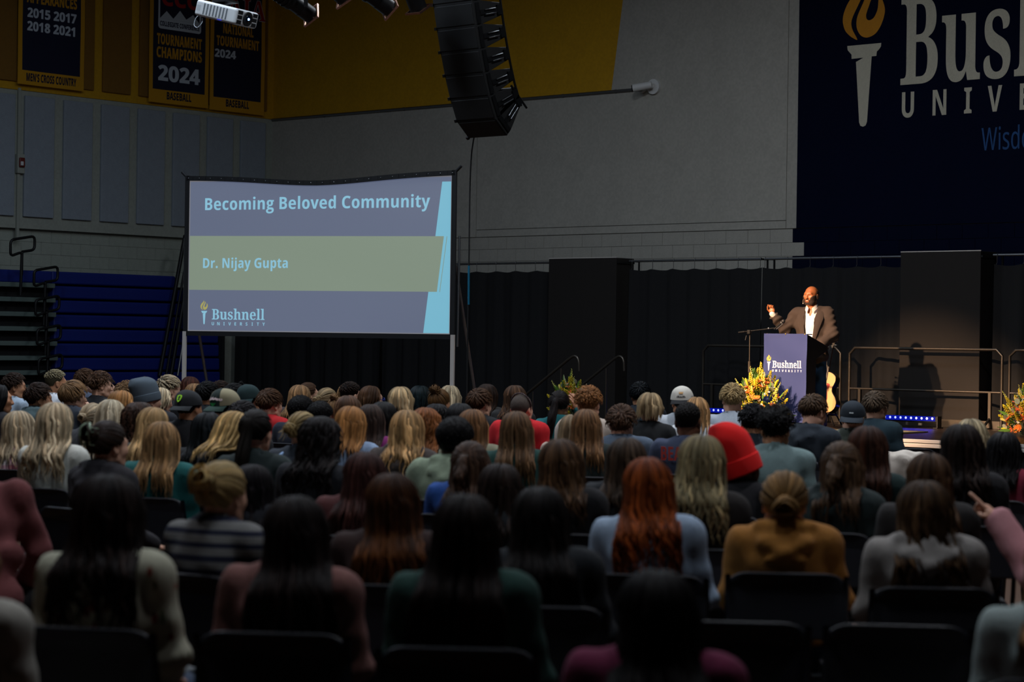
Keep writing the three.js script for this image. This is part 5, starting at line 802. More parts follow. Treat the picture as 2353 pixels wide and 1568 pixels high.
function glassesGeo() { const r = []; for (const s of [-1, 1]) r.push(new THREE.TorusGeometry(0.024, 0.0024, 6, 20).scale(1, 0.85, 1).translate(s * 0.033, -0.002, -0.106), cyl([s * 0.057, 0.0, -0.105], [s * 0.079, 0.003, 0.005], 0.002, 0.002, 6)); r.push(cyl([-0.01, 0.002, -0.108], [0.01, 0.002, -0.108], 0.002, 0.002, 6)); return merged(r); }
let specs = null;
function clawClip(parent, M4, color) { const g = []; for (const s of [-1, 1]) { g.push(tube([[s * 0.006, 0.045, 0.02], [s * 0.02, 0.03, 0.035], [s * 0.024, 0.0, 0.04], [s * 0.02, -0.035, 0.032]], 0.006, 6)); for (let k = 0; k < 5; k++) g.push(cyl([s * 0.022, 0.03 - k * 0.016, 0.036], [s * 0.036, 0.026 - k * 0.016, 0.004], 0.0035, 0.002, 5)); } g.push(cyl([0, 0.05, 0.015], [0, -0.04, 0.04], 0.005)); const m = part('claw_clip', merged(g), std(color, 0.35), parent); m.applyMatrix4(M4.clone().multiply(new THREE.Matrix4().makeTranslation(-0.012, 0.062, 0.098)).multiply(new THREE.Matrix4().makeScale(1.6, 1.35, 1.15))); return m; }

// ---------------------------------------------------------------- the seated audience
const hairMats = {}, cloth = {}, skins = {};
const hairMat = (c) => hairMats[c] || (hairMats[c] = new THREE.MeshPhysicalMaterial({ color: new THREE.Color(c).multiplyScalar(1.5), roughness: 0.55, specularIntensity: 0.25, vertexColors: true, map: strands, bumpMap: strandsBump, bumpScale: 0.0022, side: THREE.DoubleSide }));
const clothMat = (c) => cloth[c] || (cloth[c] = std(c, 0.95, { map: rep(wallGrain, 4, 4), bumpMap: rep(weave, 40, 40), bumpScale: 0.0008 }));
const skinMat = (k) => skins[k] || (skins[k] = new THREE.MeshStandardMaterial({ color: { l: '#d8a68a', t: '#b47f5c', d: '#5f3c29' }[k], roughness: 0.5 }));
const denim = std('#26374f', 0.9), blackTrouser = std('#17181c', 0.95), shoeMat = std('#26262a', 0.7);
const patterns = {
  striped: () => std('#ffffff', 0.95, { map: fieldTexture(8, 256, (u, v) => { const t = (v * 19) % 1; return t < 0.6 ? [0.48, 0.48, 0.47] : [0.09, 0.11, 0.2]; }, true), bumpMap: rep(weave, 40, 40), bumpScale: 0.001 }),
  floral: () => std('#ffffff', 0.95, { map: rep(fieldTexture(256, 256, (u, v) => { let c = [0.72, 0.71, 0.62]; for (let k = 0; k < 26; k++) { const q = (n) => { const s = Math.sin(k * 91.7 + n * 37.3) * 9173.3; return s - Math.floor(s); }, dx = Math.abs(u - q(1)), dy = Math.abs(v - q(2)), d = Math.hypot(Math.min(dx, 1 - dx) * (1 + q(3)), Math.min(dy, 1 - dy)); if (d < 0.035 + 0.02 * q(4)) c = q(5) < 0.6 ? [0.5, 0.17, 0.13] : [0.42, 0.47, 0.34]; else if (d < 0.05 && q(6) < 0.4) c = [0.66, 0.42, 0.33]; } return c; }, true), 3, 3) }),
  plaid: () => std('#ffffff', 0.95, { map: fieldTexture(128, 128, (u, v) => { const a = (u * 4) % 1 < 0.45, b = (v * 4) % 1 < 0.45; return a && b ? [0.78, 0.45, 0.52] : a || b ? [0.86, 0.68, 0.72] : [0.92, 0.88, 0.88]; }, true) }),
};
// a navy folding chair; its frame clears the sitter's back
const chairProto = (() => {
  const g = new THREE.Group(); g.name = 'folding_chair'; const navy = std('#050a16', 0.55, { map: wallGrain }), fr = std('#0a101e', 0.45, { metalness: 0.3 });
  const bend = (geo, k) => { const p = geo.attributes.position; for (let i = 0; i < p.count; i++) p.setZ(i, p.getZ(i) - k * p.getX(i) ** 2); geo.computeVertexNormals(); return geo; };
  const backShape = new THREE.Shape(); const W = 0.225, T = 0.12; backShape.moveTo(-W, -T); backShape.lineTo(W, -T); backShape.lineTo(W, T - 0.07); backShape.quadraticCurveTo(W, T, W - 0.08, T); backShape.lineTo(-W + 0.08, T); backShape.quadraticCurveTo(-W, T, -W, T - 0.07); backShape.lineTo(-W, -T);
  const bp = new THREE.ExtrudeGeometry(backShape, { depth: 0.016, bevelEnabled: true, bevelSize: 0.006, bevelThickness: 0.006, bevelSegments: 2, curveSegments: 6 });
  const pan = rbx(0.45, 0.24, 0.024, 0.011, 0, 0, 0, 3); const q = bend(new RoundedBoxGeometry(0.45, 0.25, 0.026, 4, 0.012), 0.0);
  part('backrest', bend(bp, 0.9), navy, g, [0, 0.70, 0.262], [-0.16, 0, 0]);
  part('seat', rbx(0.42, 0.03, 0.4, 0.014, 0, 0.413, -0.03), navy, g);
  for (const s of [-1, 1]) { part('leg', bentTube([[s * 0.225, 0.0, -0.3], [s * 0.225, 0.43, 0.1], [s * 0.225, 0.81, 0.24]], 0.012, 0.08, 7), fr, g); part('leg', cyl([s * 0.2, 0.0, 0.24], [s * 0.2, 0.42, -0.16], 0.012, 0.012, 7), fr, g); }
  part('crossbar', merged([cyl([-0.2, 0.14, 0.107], [0.2, 0.14, 0.107], 0.009, 0.009, 6), cyl([-0.225, 0.12, -0.19], [0.225, 0.12, -0.19], 0.009, 0.009, 6)]), fr, g); return g;
})();
let chairsMade = 0;
function chair(x, z, turn, label) { const c = chairProto.clone(); c.name = numbered('folding_chair'); c.position.set(x, 0, z); c.rotation.y = turn; scene.add(c); return tag(c, label, 'chair', 'navy folding chairs of the audience'); }

const hairCache = {};
function hairFor(style, d, o, k) {
  const far = d > 15, mid = d > 10, lod = far ? { K: 32, rows: 13, cols: 2 } : mid ? { K: 40, rows: 18, cols: 3 } : { K: 58, rows: 24, cols: 3 }, v = k % 4, key = [style, far, mid, v, o.len, o.vol, o.ombre, o.streak].join(); if (hairCache[key]) return hairCache[key];
  const L = (p) => longHair({ ...lod, seed: 11 + v * 7 + style.length, len: o.len || 0.3, vol: o.vol || 0.013, part: [0.012, -0.02, 0.03, 0][v], ombre: o.ombre ? 2.2 : 0, ...p }), S = (p) => shortHair({ seed: 5 + v * 3, ...p }), T = (p) => tiedHair({ seed: 9 + v, ...p });
  const make = {
    long: () => L({ wave: 0.004, light: 0.2, spread: d < 10 ? 0.045 : 0.02 }), wavy: () => L({ wave: 0.008, lam: 0.12, light: o.streak ? 0.08 : 0.15, len: o.len || 0.26 }), wavylong: () => L({ wave: 0.010, lam: 0.12, light: 0.3, spread: 0.035, vol: o.vol || 0.018 }), curlylong: () => L({ wave: 0.008, lam: 0.06, curl: 0.007, vol: (o.vol || 0.022), spread: 0.04, light: 0.2 }), braids: () => L({ K: 30, wave: 0.003, lam: 0.03, len: 0.26, vol: 0.02 }),
    bob: () => L({ len: 0.115, wave: 0.004, spread: 0.0, light: 0.2 }), wavybob: () => L({ len: 0.16, wave: 0.009, lam: 0.1, vol: 0.018, spread: 0.02, light: 0.3 }),
    short: () => S({ top: 0.045, side: 0.02, mess: 0.3, vol: 0.014, forward: 0.7, n: 430, w: 0.0105 }), tousled: () => S({ top: 0.05, side: 0.02, mess: 0.8, lift: 0.02, vol: 0.016, n: 460, w: 0.0105 }), bowl: () => S({ top: 0.085, side: 0.05, mess: 0.12, vol: 0.018, n: 400, w: 0.013, forward: 0.2, fadeLow: -0.25 }), blondtop: () => S({ top: 0.055, side: 0.012, mess: 0.35, vol: 0.018, fadeLow: 0.15, sideTint: 0.16, tips: 1.0, forward: 0.9, n: 430, w: 0.011 }), fade: () => S({ top: 0.024, side: 0.002, mess: 0.6, vol: 0.012, lift: 0.01, fadeLow: 0.3, sideTint: 0.25, n: 420, w: 0.009 }), buzzfade: () => S({ top: 0.01, side: 0.0, mess: 0.6, vol: 0.007, lift: 0.003, fadeLow: 0.1, n: 300, w: 0.01 }),
    curlyshort: () => S({ top: 0.035, side: 0.02, mess: 1.1, lift: 0.016, vol: 0.016, curl: 0.006, n: 430, w: 0.009 }), curly: () => S({ top: 0.035, side: 0.012, mess: 1.2, lift: 0.02, vol: 0.022, curl: 0.008, n: 460, w: 0.009, fadeLow: 0.0 }), afro: () => afroHair({ seed: v + 3, r: 0.024 }),
    buzz: () => { const q = new Locks(); shellInto(q, 0.002, 1, undefined, 44, 16, 0.0006); return q.geo(); }, capped: () => S({ top: 0.0, side: 0.03, mess: 0.4, vol: 0.008, fadeLow: 0.6, n: 330, w: 0.011 }),
    bun: () => T({ el: -0.12, bun: 0.036 }), topknot: () => T({ el: 1.0, bun: 0.036, messy: 1 }), sidebun: () => T({ el: -0.05, az: -0.25, bun: 0.04, messy: 1, vol: 0.012 }), curlybun: () => T({ el: 0.95, bun: 0.048, curly: 1, messy: 1, vol: 0.018 }), twistbun: () => T({ el: -0.18, bun: 0.044, twist: 1, vol: 0.012 }), clip: () => T({ el: 0.42, bun: 0.044, vol: 0.014, twist: 1 }),
    pony: () => T({ el: 0.35, tail: 1, len: 0.4, swing: -0.05 }), pony2: () => T({ el: 0.55, tail: 1, len: 0.48, swing: 0.0 }), halfpony: () => { const a = L({ wave: 0.006, len: o.len || 0.26 }), b = T({ el: 0.35, tail: 1, len: 0.22, vol: 0.016, wave: 0.006 }); return mergeGeometries([a, b]); },
  }[style];
  return hairCache[key] = make();
}
specs = glassesGeo();
let personCount = 0;
function person(r) {
  const [x, z, H, turnDeg, headDeg, sex, hair, hc, top, tc, skin, label, o] = r, male = sex === 'm', k = personCount++, d = Math.hypot(x, z), turn = turnDeg * Math.PI / 180;
  const g = base('person', label, 'person', [x, 0, z], turn, 'seated audience');
  const hs = male ? 1.06 : 1.0, S2 = (H - 0.06 * 0 - 0.56) / 0.69, lean = (o.lean ?? [2, -1, 4, 0, 3][k % 5]) * Math.PI / 180, side = (o.side ?? [0, 2, -2, 1, -1][(k * 3) % 5]) * Math.PI / 180;
  const bendM = new THREE.Matrix4().makeTranslation(0, 0.55, 0).multiply(new THREE.Matrix4().makeRotationX(-lean)).multiply(new THREE.Matrix4().makeRotationZ(side)).multiply(new THREE.Matrix4().makeTranslation(0, -0.55, 0));
  const warp = (geo) => { const q = geo.clone(), p = q.attributes.position, v = V(0, 0, 0), w = V(0, 0, 0); for (let i = 0; i < p.count; i++) { v.fromBufferAttribute(p, i); if (v.y > 0.56) v.y = 0.56 + (v.y - 0.56) * S2; w.copy(v).applyMatrix4(bendM); v.lerp(w, smooth(0.5, 0.66, v.y)); p.setXYZ(i, v.x, v.y, v.z); } q.computeVertexNormals(); return q; };
  const nod = (o.nod ?? [0, 3, -2, 4, 1][(k * 7) % 5]) * Math.PI / 180, hp = V(0, H - 0.115 * hs, -0.012 - 0.01 * (o.nod ? 2 : 0)).applyMatrix4(bendM), Hm = mat4([hp.x, hp.y, hp.z], [-nod, headDeg * Math.PI / 180, [0, 0.05, -0.04, 0.02][k % 4]], [hs, hs, hs]);
  const showFace = Math.abs(turnDeg + headDeg - 41) > 38, hg = bare(headGeo(male, showFace ? 0.007 : d < 10 ? 0.0105 : 0.013)); hg.applyMatrix4(Hm);
  part('body', mergeGeometries([bare(warp(skinTrunk(male, o))), hg]), skinMat(skin), g);
  const style = top === 'tee' || top === 'hoodie' ? top : 'sweater', tm = patterns[top] ? patterns[top]() : clothMat(tc);
  const tg = part({ tee: 't_shirt', hoodie: 'hoodie' }[style] || (patterns[top] && top !== 'striped' ? 'shirt' : 'sweater'), warp(topGeo(style, male, o, d < 10 ? 0.016 : d < 16 ? 0.021 : 0.026)), tm, g);
  part('trousers', trouserGeo(), k % 3 ? denim : blackTrouser, g); part('shoes', shoesGeo(), shoeMat, g);
  const worn = (name, geo, mat) => { const m = part(name, geo, mat, g); m.applyMatrix4(Hm); return m; };
  if (hair.startsWith('cap')) { worn('hair', hairFor('capped', d, o, k), hairMat(o.hair2)); makeCap(g, hair, hc, Hm.clone().multiply(new THREE.Matrix4().makeTranslation(0, 0.004, 0)).multiply(new THREE.Matrix4().makeRotationX(0.12))); }
  else if (hair === 'beanie' || hair === 'redbeanie') { const red = hair === 'redbeanie'; worn('hair', hairFor('capped', d, o, k), hairMat(o.hair2)); const b = worn('beanie', beanieGeo(red ? 0.235 : 0.185, red ? [-0.03, 0.05] : [-0.03, 0.05], red), knit(hc)); b.rotateX(red ? 0.25 : 0.2); b.rotateZ(red ? 0.3 : 0.12); const c = part('cuff', cuffGeo(red ? 0.075 : 0.06), knit(hc), b); }
  else if (hair !== 'none') worn('hair', hairFor(hair, d, o, k), hairMat(hc));
  if (hair === 'clip') clawClip(g, Hm, o.clipcol || '#a8813c');
  if (o.glasses) worn('glasses', specs, std(typeof o.glasses === 'string' ? o.glasses : '#1a1a1e', 0.3));
  if (showFace) { const e = []; for (const s of [-1, 1]) e.push(new THREE.SphereGeometry(0.0065, 8, 6).translate(s * 0.031, -0.002, -0.0842)); worn('eyes', merged(e), std('#1c120c', 0.2)); const b = []; for (const s of [-1, 1]) b.push(tube([[s * 0.014, 0.017, -0.0895], [s * 0.032, 0.023, -0.0885], [s * 0.05, 0.017, -0.078]], 0.0032, 5, false, 8)); worn('eyebrows', merged(b), std('#2a1c12', 0.8)); }
  if (o.band) { const t = [new THREE.TorusGeometry(0.098, 0.005, 6, 40).scale(0.86, 1.02, 1).rotateX(0.35).translate(0, 0.03, 0.012)]; for (let i = 0; i < 15; i++) { const a = 0.3 + i / 14 * 2.5; t.push(new THREE.SphereGeometry(0.0055, 6, 5).translate(0.0843 * Math.cos(a), 0.102 * Math.sin(a), 0).rotateX(0.35).translate(0, 0.032, 0.012)); } worn('beaded_headband', merged(t), std('#2b1216', 0.3)); }
  if (o.neck) { const n = part('necklace', new THREE.TorusGeometry(0.062, 0.002, 6, 40).rotateX(Math.PI / 2 - 0.25), std('#c79a3c', 0.25, { metalness: 0.9 }), g, [0, hp.y - 0.148, 0.02]); part('clasp', new THREE.SphereGeometry(0.006, 8, 6).translate(0, -0.012, 0.062), std('#d9b04a', 0.2, { metalness: 0.9 }), n); }
  if (o.strap) { const y = 0.56 + (0.95 - 0.56) * S2; part('strap', tube([[-0.06, y + 0.065, 0.06], [-0.085, y + 0.02, 0.135], [-0.1, y - 0.08, 0.165], [-0.11, y - 0.2, 0.165]], 0.013, 6), std('#8fb4e0', 0.7), g); }
  if (o.text) { const t = letters('BEA', sans, 0.062, 0.15); t.translate(-0.16, 0.895, 0); const p = t.attributes.position; for (let i = 0; i < p.count; i++) { const xx = p.getX(i); p.setZ(i, p.getZ(i) + 0.035 + 0.131 * Math.sqrt(Math.max(0, 1 - (xx / 0.205) ** 2))); } const w = part('shirt_lettering', warp(t), std('#b23628', 0.8), g); }
  if (!o.noChair) chair(x, z, turn, 'navy folding chair under the ' + label.split(' ').slice(0, 11).join(' ').replace(/,$/, ''));
  return g;
}

// x, z, seated height, turn, head turn, build, hair, hair colour, top, top colour, skin, label, extras
const AUDIENCE = [
  [-17.8, -12.85, 1.275, 3.1, -34, 'm', 'short', '#2a1c14', 'tee', '#a9bccd', 't', 'young man in pale blue shirt, profile right, beside leftmost long black hair', {}],
  [-14.65, -10.46, 1.262, 3.1, -32, 'f', 'long', '#0b0a0a', 'sweater', '#22242a', 't', 'woman with long black hair cut off by the left edge, above blond waves', {}],
  [-15.17, -11.2, 1.248, 3.1, -28, 'm', 'short', '#2a1c14', 'hoodie', '#4e6468', 't', 'dark-haired young man in slate teal hoodie, profile right, below aisle steps', {}],
  [-18.14, -13.62, 1.301, 3.1, -20, 'm', 'fade', '#8d8264', 'tee', '#dfe4ea', 't', 'man in white t-shirt with dark hair frosted blond on top', {}],
  [-18.75, -14.43, 1.297, 3.1, -7, 'm', 'short', '#4a3322', 'tee', '#4a5568', 'l', 'brown-haired man in blue grey shirt directly behind curly brown-haired man', {}],
  [-17.29, -13.52, 1.292, 3.1, -24, 'm', 'tousled', '#4a3322', 'tee', '#15171c', 'l', 'tousled brown-haired man in black t-shirt against blue bleachers', {}],
  [-19.23, -15.15, 1.189, 3.1, -37, 'm', 'short', '#2a1c14', 'tee', '#2a2f3a', 'l', 'man with glasses mostly hidden behind tousled brown-haired man in black', { 'glasses': 1}],
  [-15.66, -11.94, 1.251, 3.1, -22, 'm', 'bowl', '#7d5f40', 'tee', '#333b47', 'l', 'boy with brown bowl cut resting chin on hand', { 'chin': 1}],
  [-16.66, -13.37, 1.211, 3.1, -2, 'm', 'curlyshort', '#7d5f40', 'hoodie', '#cbbfae', 'l', 'curly light brown head with pale patterned hood left of grey beanie', {}],
  [-13.75, -10.94, 1.231, 3.1, -12, 'f', 'bob', '#8a6238', 'sweater', '#3d3a3c', 'l', 'person with shaggy golden brown hair in front of patterned hood', {}],
  [-14.63, -11.96, 1.246, 3.1, -17, 'm', 'beanie', '#55636e', 'tee', '#2b3038', 'l', 'man wearing a charcoal grey knit beanie', { 'hair2': '#2a1c14'}],
  [-17.98, -14.76, 1.209, 6.1, 0, 'f', 'topknot', '#2a1c14', 'sweater', '#2a2528', 'l', 'woman with dark brown topknot behind the grey beanie', {}],
  [-16.13, -13.44, 1.282, 3.1, -20, 'm', 'blondtop', '#ac9a7c', 'tee', '#15161a', 'l', 'blond young man in black t-shirt right of grey beanie', {}],
  [-15.4, -12.75, 1.197, 3.1, -12, 'f', 'bob', '#ac9a7c', 'sweater', '#20242c', 'l', 'golden blond head peeking out behind the grey beanie', {}],
  [-18.47, -15.68, 1.223, 11.1, 0, 'f', 'long', '#43241a', 'sweater', '#2e2226', 'l', 'reddish brown head beneath the screen left leg', {}],
  [-16.69, -14.26, 1.197, 11.1, 0, 'f', 'long', '#7d5f40', 'sweater', '#35363a', 'l', 'light brown head just right of the reddish brown one', {}],
  [-15.63, -13.54, 1.235, 3.1, -2, 'm', 'short', '#0b0a0a', 'tee', '#1c2228', 't', 'thick black-haired head between the two backwards caps', {}],
  [-17.14, -14.99, 1.2, 6.1, 0, 'm', 'short', '#2a1c14', 'tee', '#2a2c30', 't', 'dark brown crown behind the khaki and green cap', {}],
  [-14.95, -13.25, 1.232, 3.1, -17, 'm', 'short', '#0b0a0a', 'tee', '#2c2f36', 't', 'black-haired man with rosy glasses behind the khaki and green cap', { 'glasses': 1}],
  [-12.66, -10.72, 1.253, 13.1, 0, 'm', 'cap', '#10161a', 'tee', '#16181d', 't', 'man in black backwards cap with neon green shield badge', { 'hair2': '#0b0a0a', 'badge': 1}],
  [-11.93, -10.48, 1.286, 3.1, -2, 'm', 'cap2', '#8a8468', 'tee', '#20262c', 'l', 'man in khaki and dark green backwards cap with lettering', { 'hair2': '#0b0a0a'}],
  [-14.28, -12.86, 1.243, 16.1, 0, 'm', 'cap3', '#0f2b2c', 'tee', '#15191d', 't', 'man wearing a plain dark green cap before black curtain', { 'hair2': '#0b0a0a'}],
  [-17.58, -15.72, 1.158, 11.1, 0, 'f', 'topknot', '#0b0a0a', 'sweater', '#1c1c20', 't', 'curly black topknot behind the dark green cap', {}],
  [-13.62, -12.47, 1.225, 3.1, -2, 'm', 'short', '#4a3322', 'sweater', '#c01f24', 'l', 'brown-haired man in bright red sweatshirt, ear showing', {}],
  [-15.3, -14.37, 1.216, 16.1, 0, 'f', 'long', '#7d5f40', 'sweater', '#3a3436', 'l', 'woman with straight light brown hair behind the short black curls', {}],
  [-12.99, -12.24, 1.188, 11.1, 0, 'm', 'afro', '#0b0a0a', 'tee', '#1d2433', 'd', 'man with short black curls right of the red sweatshirt', {}],
  [-16.22, -15.42, 1.21, 3.1, -22, 'f', 'bun', '#4a3322', 'sweater', '#2d2a2c', 'l', 'brown-haired woman looking right, ear showing, behind golden bun', {}],
  [-14.03, -13.55, 1.221, 11.1, 0, 'f', 'sidebun', '#8d7858', 'sweater', '#3b3332', 'l', 'woman with messy golden bun low at back, before black curtain', {}],
  [-12.32, -11.82, 1.166, 11.1, 0, 'f', 'afro', '#0b0a0a', 'hoodie', '#1560d8', 'd', 'curly black-haired person in bright royal blue hoodie', {}],
  [-13.35, -12.99, 1.162, 21.1, 0, 'f', 'topknot', '#7d5f40', 'sweater', '#2a2c30', 'l', 'light brown topknot left of the shaved-side haircut', {}],
  [-15.57, -15.32, 1.217, 11.1, 0, 'f', 'long', '#7d5f40', 'sweater', '#2c2a2a', 'l', 'golden brown head hidden behind the clipper-cut dark head', {}],
  [-14.86, -14.69, 1.246, 3.1, -4, 'm', 'fade', '#2a1c14', 'tee', '#2b2e33', 'l', 'man with close clipped dark haircut, ear showing', {}],
  [-14.14, -14.22, 1.237, 3.1, -28, 'f', 'bob', '#4a3322', 'sweater', '#3a3336', 'l', 'woman in blue-framed glasses with brown bob, profile right', { 'glasses': '#2a3f9a'}],
  [-11.65, -11.47, 1.241, 21.1, 0, 'f', 'bob', '#4a3322', 'sweater', '#3a3a40', 'l', 'rounded brown bob in front of the clipper-cut man', {}],
  [-9.94, -9.78, 1.241, 29.1, 0, 'f', 'long', '#96683a', 'sweater', '#8ea6c4', 'l', 'woman with straight strawberry blond hair and light denim jacket', { 'len': 0.26}],
  [-10.45, -10.51, 1.228, 26.1, 0, 'f', 'long', '#332721', 'sweater', '#8a2c74', 'l', 'woman with straight dark brown hair and magenta top', { 'len': 0.34}],
  [-10.98, -11.2, 1.221, 21.1, 0, 'f', 'wavy', '#0b0a0a', 'sweater', '#26262a', 't', 'black-haired woman with thin blond streak in her hair', { 'streak': 1}],
  [-12.82, -13.28, 1.265, 29.1, 0, 'f', 'wavybob', '#8d7858', 'sweater', '#4a4238', 'l', 'woman with wavy dark blond bob against black curtain', {}],
  [-13.7, -14.42, 1.243, 26.1, 0, 'f', 'wavybob', '#0e1a1c', 'sweater', '#1a2030', 't', 'head of dark teal-black hair right of wavy blond bob', {}],
  [-8.94, -9.27, 1.253, 29.1, 0, 'f', 'wavylong', '#94744c', 'hoodie', '#4c4440', 'l', 'woman with long tousled light brown waves over taupe hoodie', { 'len': 0.3}],
  [-9.8, -10.37, 1.223, 23.1, 0, 'f', 'curlylong', '#7a4a26', 'sweater', '#2b2624', 'l', 'woman with long curly auburn brown hair left of the sage hood', { 'len': 0.3}],
  [-13.0, -13.97, 1.228, 16.1, 0, 'f', 'curlybun', '#5a4024', 'sweater', '#d8dadc', 't', 'woman with curly brown updo and bare neck', {}],
  [-13.98, -15.16, 1.239, 29.1, 0, 'f', 'long', '#ac9a7c', 'sweater', '#3a3836', 'l', 'woman with straight blond hair behind the curly updo', {}],
  [-11.56, -12.36, 1.166, 21.1, 0, 'f', 'curlylong', '#0b0a0a', 'sweater', '#1a1b1f', 'd', 'black curls just behind the long curly auburn hair', { 'len': 0.2}],
  [-12.24, -13.58, 1.255, 6.1, 0, 'm', 'short', '#4a3322', 'hoodie', '#14191d', 'l', 'brown-haired man in black hoodie with reddish ear', {}],
  [-14.16, -15.87, 1.243, 16.1, 0, 'f', 'long', '#2a1c14', 'sweater', '#24211f', 'l', 'woman with straight dark brown hair behind man in black hoodie', { 'len': 0.3}],
  [-10.8, -11.83, 1.202, 21.1, 0, 'f', 'braids', '#0b0a0a', 'sweater', '#1c1f22', 'd', 'person with black braids and sunglasses pushed up on head', {}],
  [-9.13, -10.12, 1.242, 26.1, 0, 'f', 'long', '#6b4c30', 'sweater', '#8a8a72', 'l', 'woman with long straight brown hair right of the round black afro', { 'len': 0.36}],
  [-8.02, -8.72, 1.244, 23.1, 0, 'm', 'afro', '#0b0a0a', 'hoodie', '#93a48a', 'd', 'man with rounded black hair and sage green hood', {}],
  [-13.33, -15.31, 1.25, 21.1, 0, 'f', 'wavylong', '#4a3322', 'sweater', '#232323', 'l', 'brown-haired woman in black speckled knit behind shaved head', { 'len': 0.25}],
  [-11.44, -13.24, 1.25, 16.1, 0, 'm', 'buzz', '#5b514a', 'hoodie', '#c8141e', 'l', 'man with shaved head and beaded headband in red hoodie', { 'band': 1}],
  [-8.43, -9.74, 1.259, 36.1, 0, 'f', 'long', '#5d4630', 'sweater', '#1d4a44', 'l', 'woman with very long straight brown hair below shaved head', { 'len': 0.38}],
  [-11.79, -14.18, 1.254, 29.1, 0, 'f', 'pony', '#17100e', 'sweater', '#0e6468', 't', 'woman in teal sweater with black ponytail, hand raised to head', { 'raise': 1}],
  [-10.8, -13.32, 1.308, 33.1, 0, 'm', 'curlyshort', '#8a5c34', 'sweater', '#cdbfb0', 'l', 'man with curly ginger brown hair in front of second bouquet', {}],
  [-9.8, -11.89, 1.153, 33.1, 0, 'f', 'long', '#7d6a50', 'sweater', '#c6b2a2', 'l', 'woman with ash brown hair and blush top left of long brown hair', { 'len': 0.22}],
  [-8.83, -10.88, 1.24, 36.1, 0, 'f', 'long', '#6b4e33', 'sweater', '#25312f', 'l', 'woman with long straight brown hair before curly ginger-haired man', { 'len': 0.33}],
  [-9.84, -12.56, 1.196, 26.1, 0, 'm', 'tousled', '#4a3526', 'tee', '#566678', 'l', 'tousled brown-haired man in grey blue shirt, both ears showing', {}],
  [-12.84, -16.69, 1.282, 31.1, 0, 'm', 'short', '#101418', 'sweater', '#1d2630', 't', 'black-haired man in dark jacket behind blond bob', {}],
  [-10.3, -13.47, 1.282, 26.1, 0, 'f', 'long', '#8d7858', 'sweater', '#14181a', 'l', 'woman with smooth blond bob and black top', { 'len': 0.13}],
  [-11.1, -14.96, 1.291, 31.1, 0, 'm', 'cap4', '#d9d5c8', 'sweater', '#c7cfd6', 't', 'man in cream backwards cap lettered RELAX and pale turtleneck', { 'hair2': '#0b0a0a'}],
  [-10.45, -14.32, 1.234, 31.1, 0, 'f', 'long', '#8a6a46', 'sweater', '#c9cfd2', 'l', 'brown-haired woman half hidden behind man in navy lettered shirt', { 'len': 0.2}],
  [-8.55, -11.64, 1.286, 26.1, 0, 'm', 'buzzfade', '#14110f', 'tee', '#39445c', 'd', 'man in navy t-shirt with red letters on back', { 'text': 1}],
  [-10.95, -15.57, 1.31, 29.1, 0, 'm', 'tousled', '#a98f62', 'tee', '#b9c4cf', 'l', 'tousled blond man in pale grey blue t-shirt', {}],
  [-9.18, -13.28, 1.216, 29.1, 0, 'm', 'curlyshort', '#0d0d10', 'tee', '#16242e', 't', 'black-haired man in dark navy shirt left of dark curls', {}],
  [-7.52, -11.1, 1.278, 33.1, 0, 'm', 'curly', '#0b0a0a', 'sweater', '#77908f', 't', 'man with dark curls and grey green sweatshirt', {}],
  [-9.01, -13.81, 1.29, 3.1, -4, 'm', 'short', '#4c3a28', 'hoodie', '#18242e', 'l', 'brown-haired man in dark navy hoodie, head bowed right', { 'nod': 14}],
  [-9.15, -14.66, 1.227, 26.1, 0, 'm', 'cap5', '#16222b', 'sweater', '#4b5248', 'l', 'man in dark navy cap with small white patch', { 'hair2': '#7a6238'}],
  [-9.44, -15.45, 1.29, 6.1, 0, 'm', 'short', '#57493a', 'sweater', '#16303a', 'l', 'short-haired man with glasses in dark navy sweater', { 'glasses': 1}],
  [-5.83, -9.45, 1.272, 31.1, 0, 'f', 'long', '#3a2217', 'sweater', '#16302e', 'l', 'woman with long dark auburn hair in dark green top, below navy sweater', { 'len': 0.34}],
  [-5.53, -8.71, 1.215, 19.1, 0, 'f', 'halfpony', '#4c3826', 'hoodie', '#22302f', 'l', 'woman with brown half ponytail and dark hooded top', { 'len': 0.3}],
  [-4.8, -8.31, 1.218, 36.1, 0, 'f', 'long', '#4a3524', 'sweater', '#2c2a28', 'l', 'brown-haired woman directly behind the grey hood wearer', { 'len': 0.34}],
  [-4.08, -7.05, 1.183, 38.1, 0, 'f', 'wavylong', '#42301f', 'hoodie', '#9a958f', 'l', 'woman with long brown waves over pale grey hood', { 'len': 0.36}],
  [-5.3, -9.54, 1.298, 33.1, 0, 'f', 'wavylong', '#1c1410', 'sweater', '#1c1c1e', 'l', 'large dark-haired head before stage edge near the pointing hand', { 'len': 0.34}],
  [-6.6, -11.92, 1.23, 31.1, 0, 'f', 'wavybob', '#7d7258', 'sweater', '#3a3530', 'l', 'ash blond crown peeking above large dark-haired head', {}],
  [-6.03, -11.23, 1.192, 16.1, 0, 'f', 'wavy', '#0b0a0a', 'sweater', '#7c1830', 'd', 'black-haired person in burgundy sweatshirt by the stage edge', {}],
  [-3.89, -8.03, 1.225, 49.1, 0, 'f', 'wavylong', '#4a3322', 'sweater', '#c78e92', 'l', 'person in dusty pink fleece pointing with arm outstretched', { 'point': 1}],
  [-4.71, -7.06, 1.183, 35.1, 0, 'f', 'twistbun', '#8d6b40', 'hoodie', '#a8702a', 'l', 'woman with twisted blond bun in mustard hoodie', {}],
  [-5.03, -6.61, 1.242, 33.1, 0, 'f', 'wavylong', '#7d3c18', 'sweater', '#a9bfd6', 'l', 'woman with long ginger hair in pale blue sweater', { 'len': 0.42, 'vol': 0.012}],
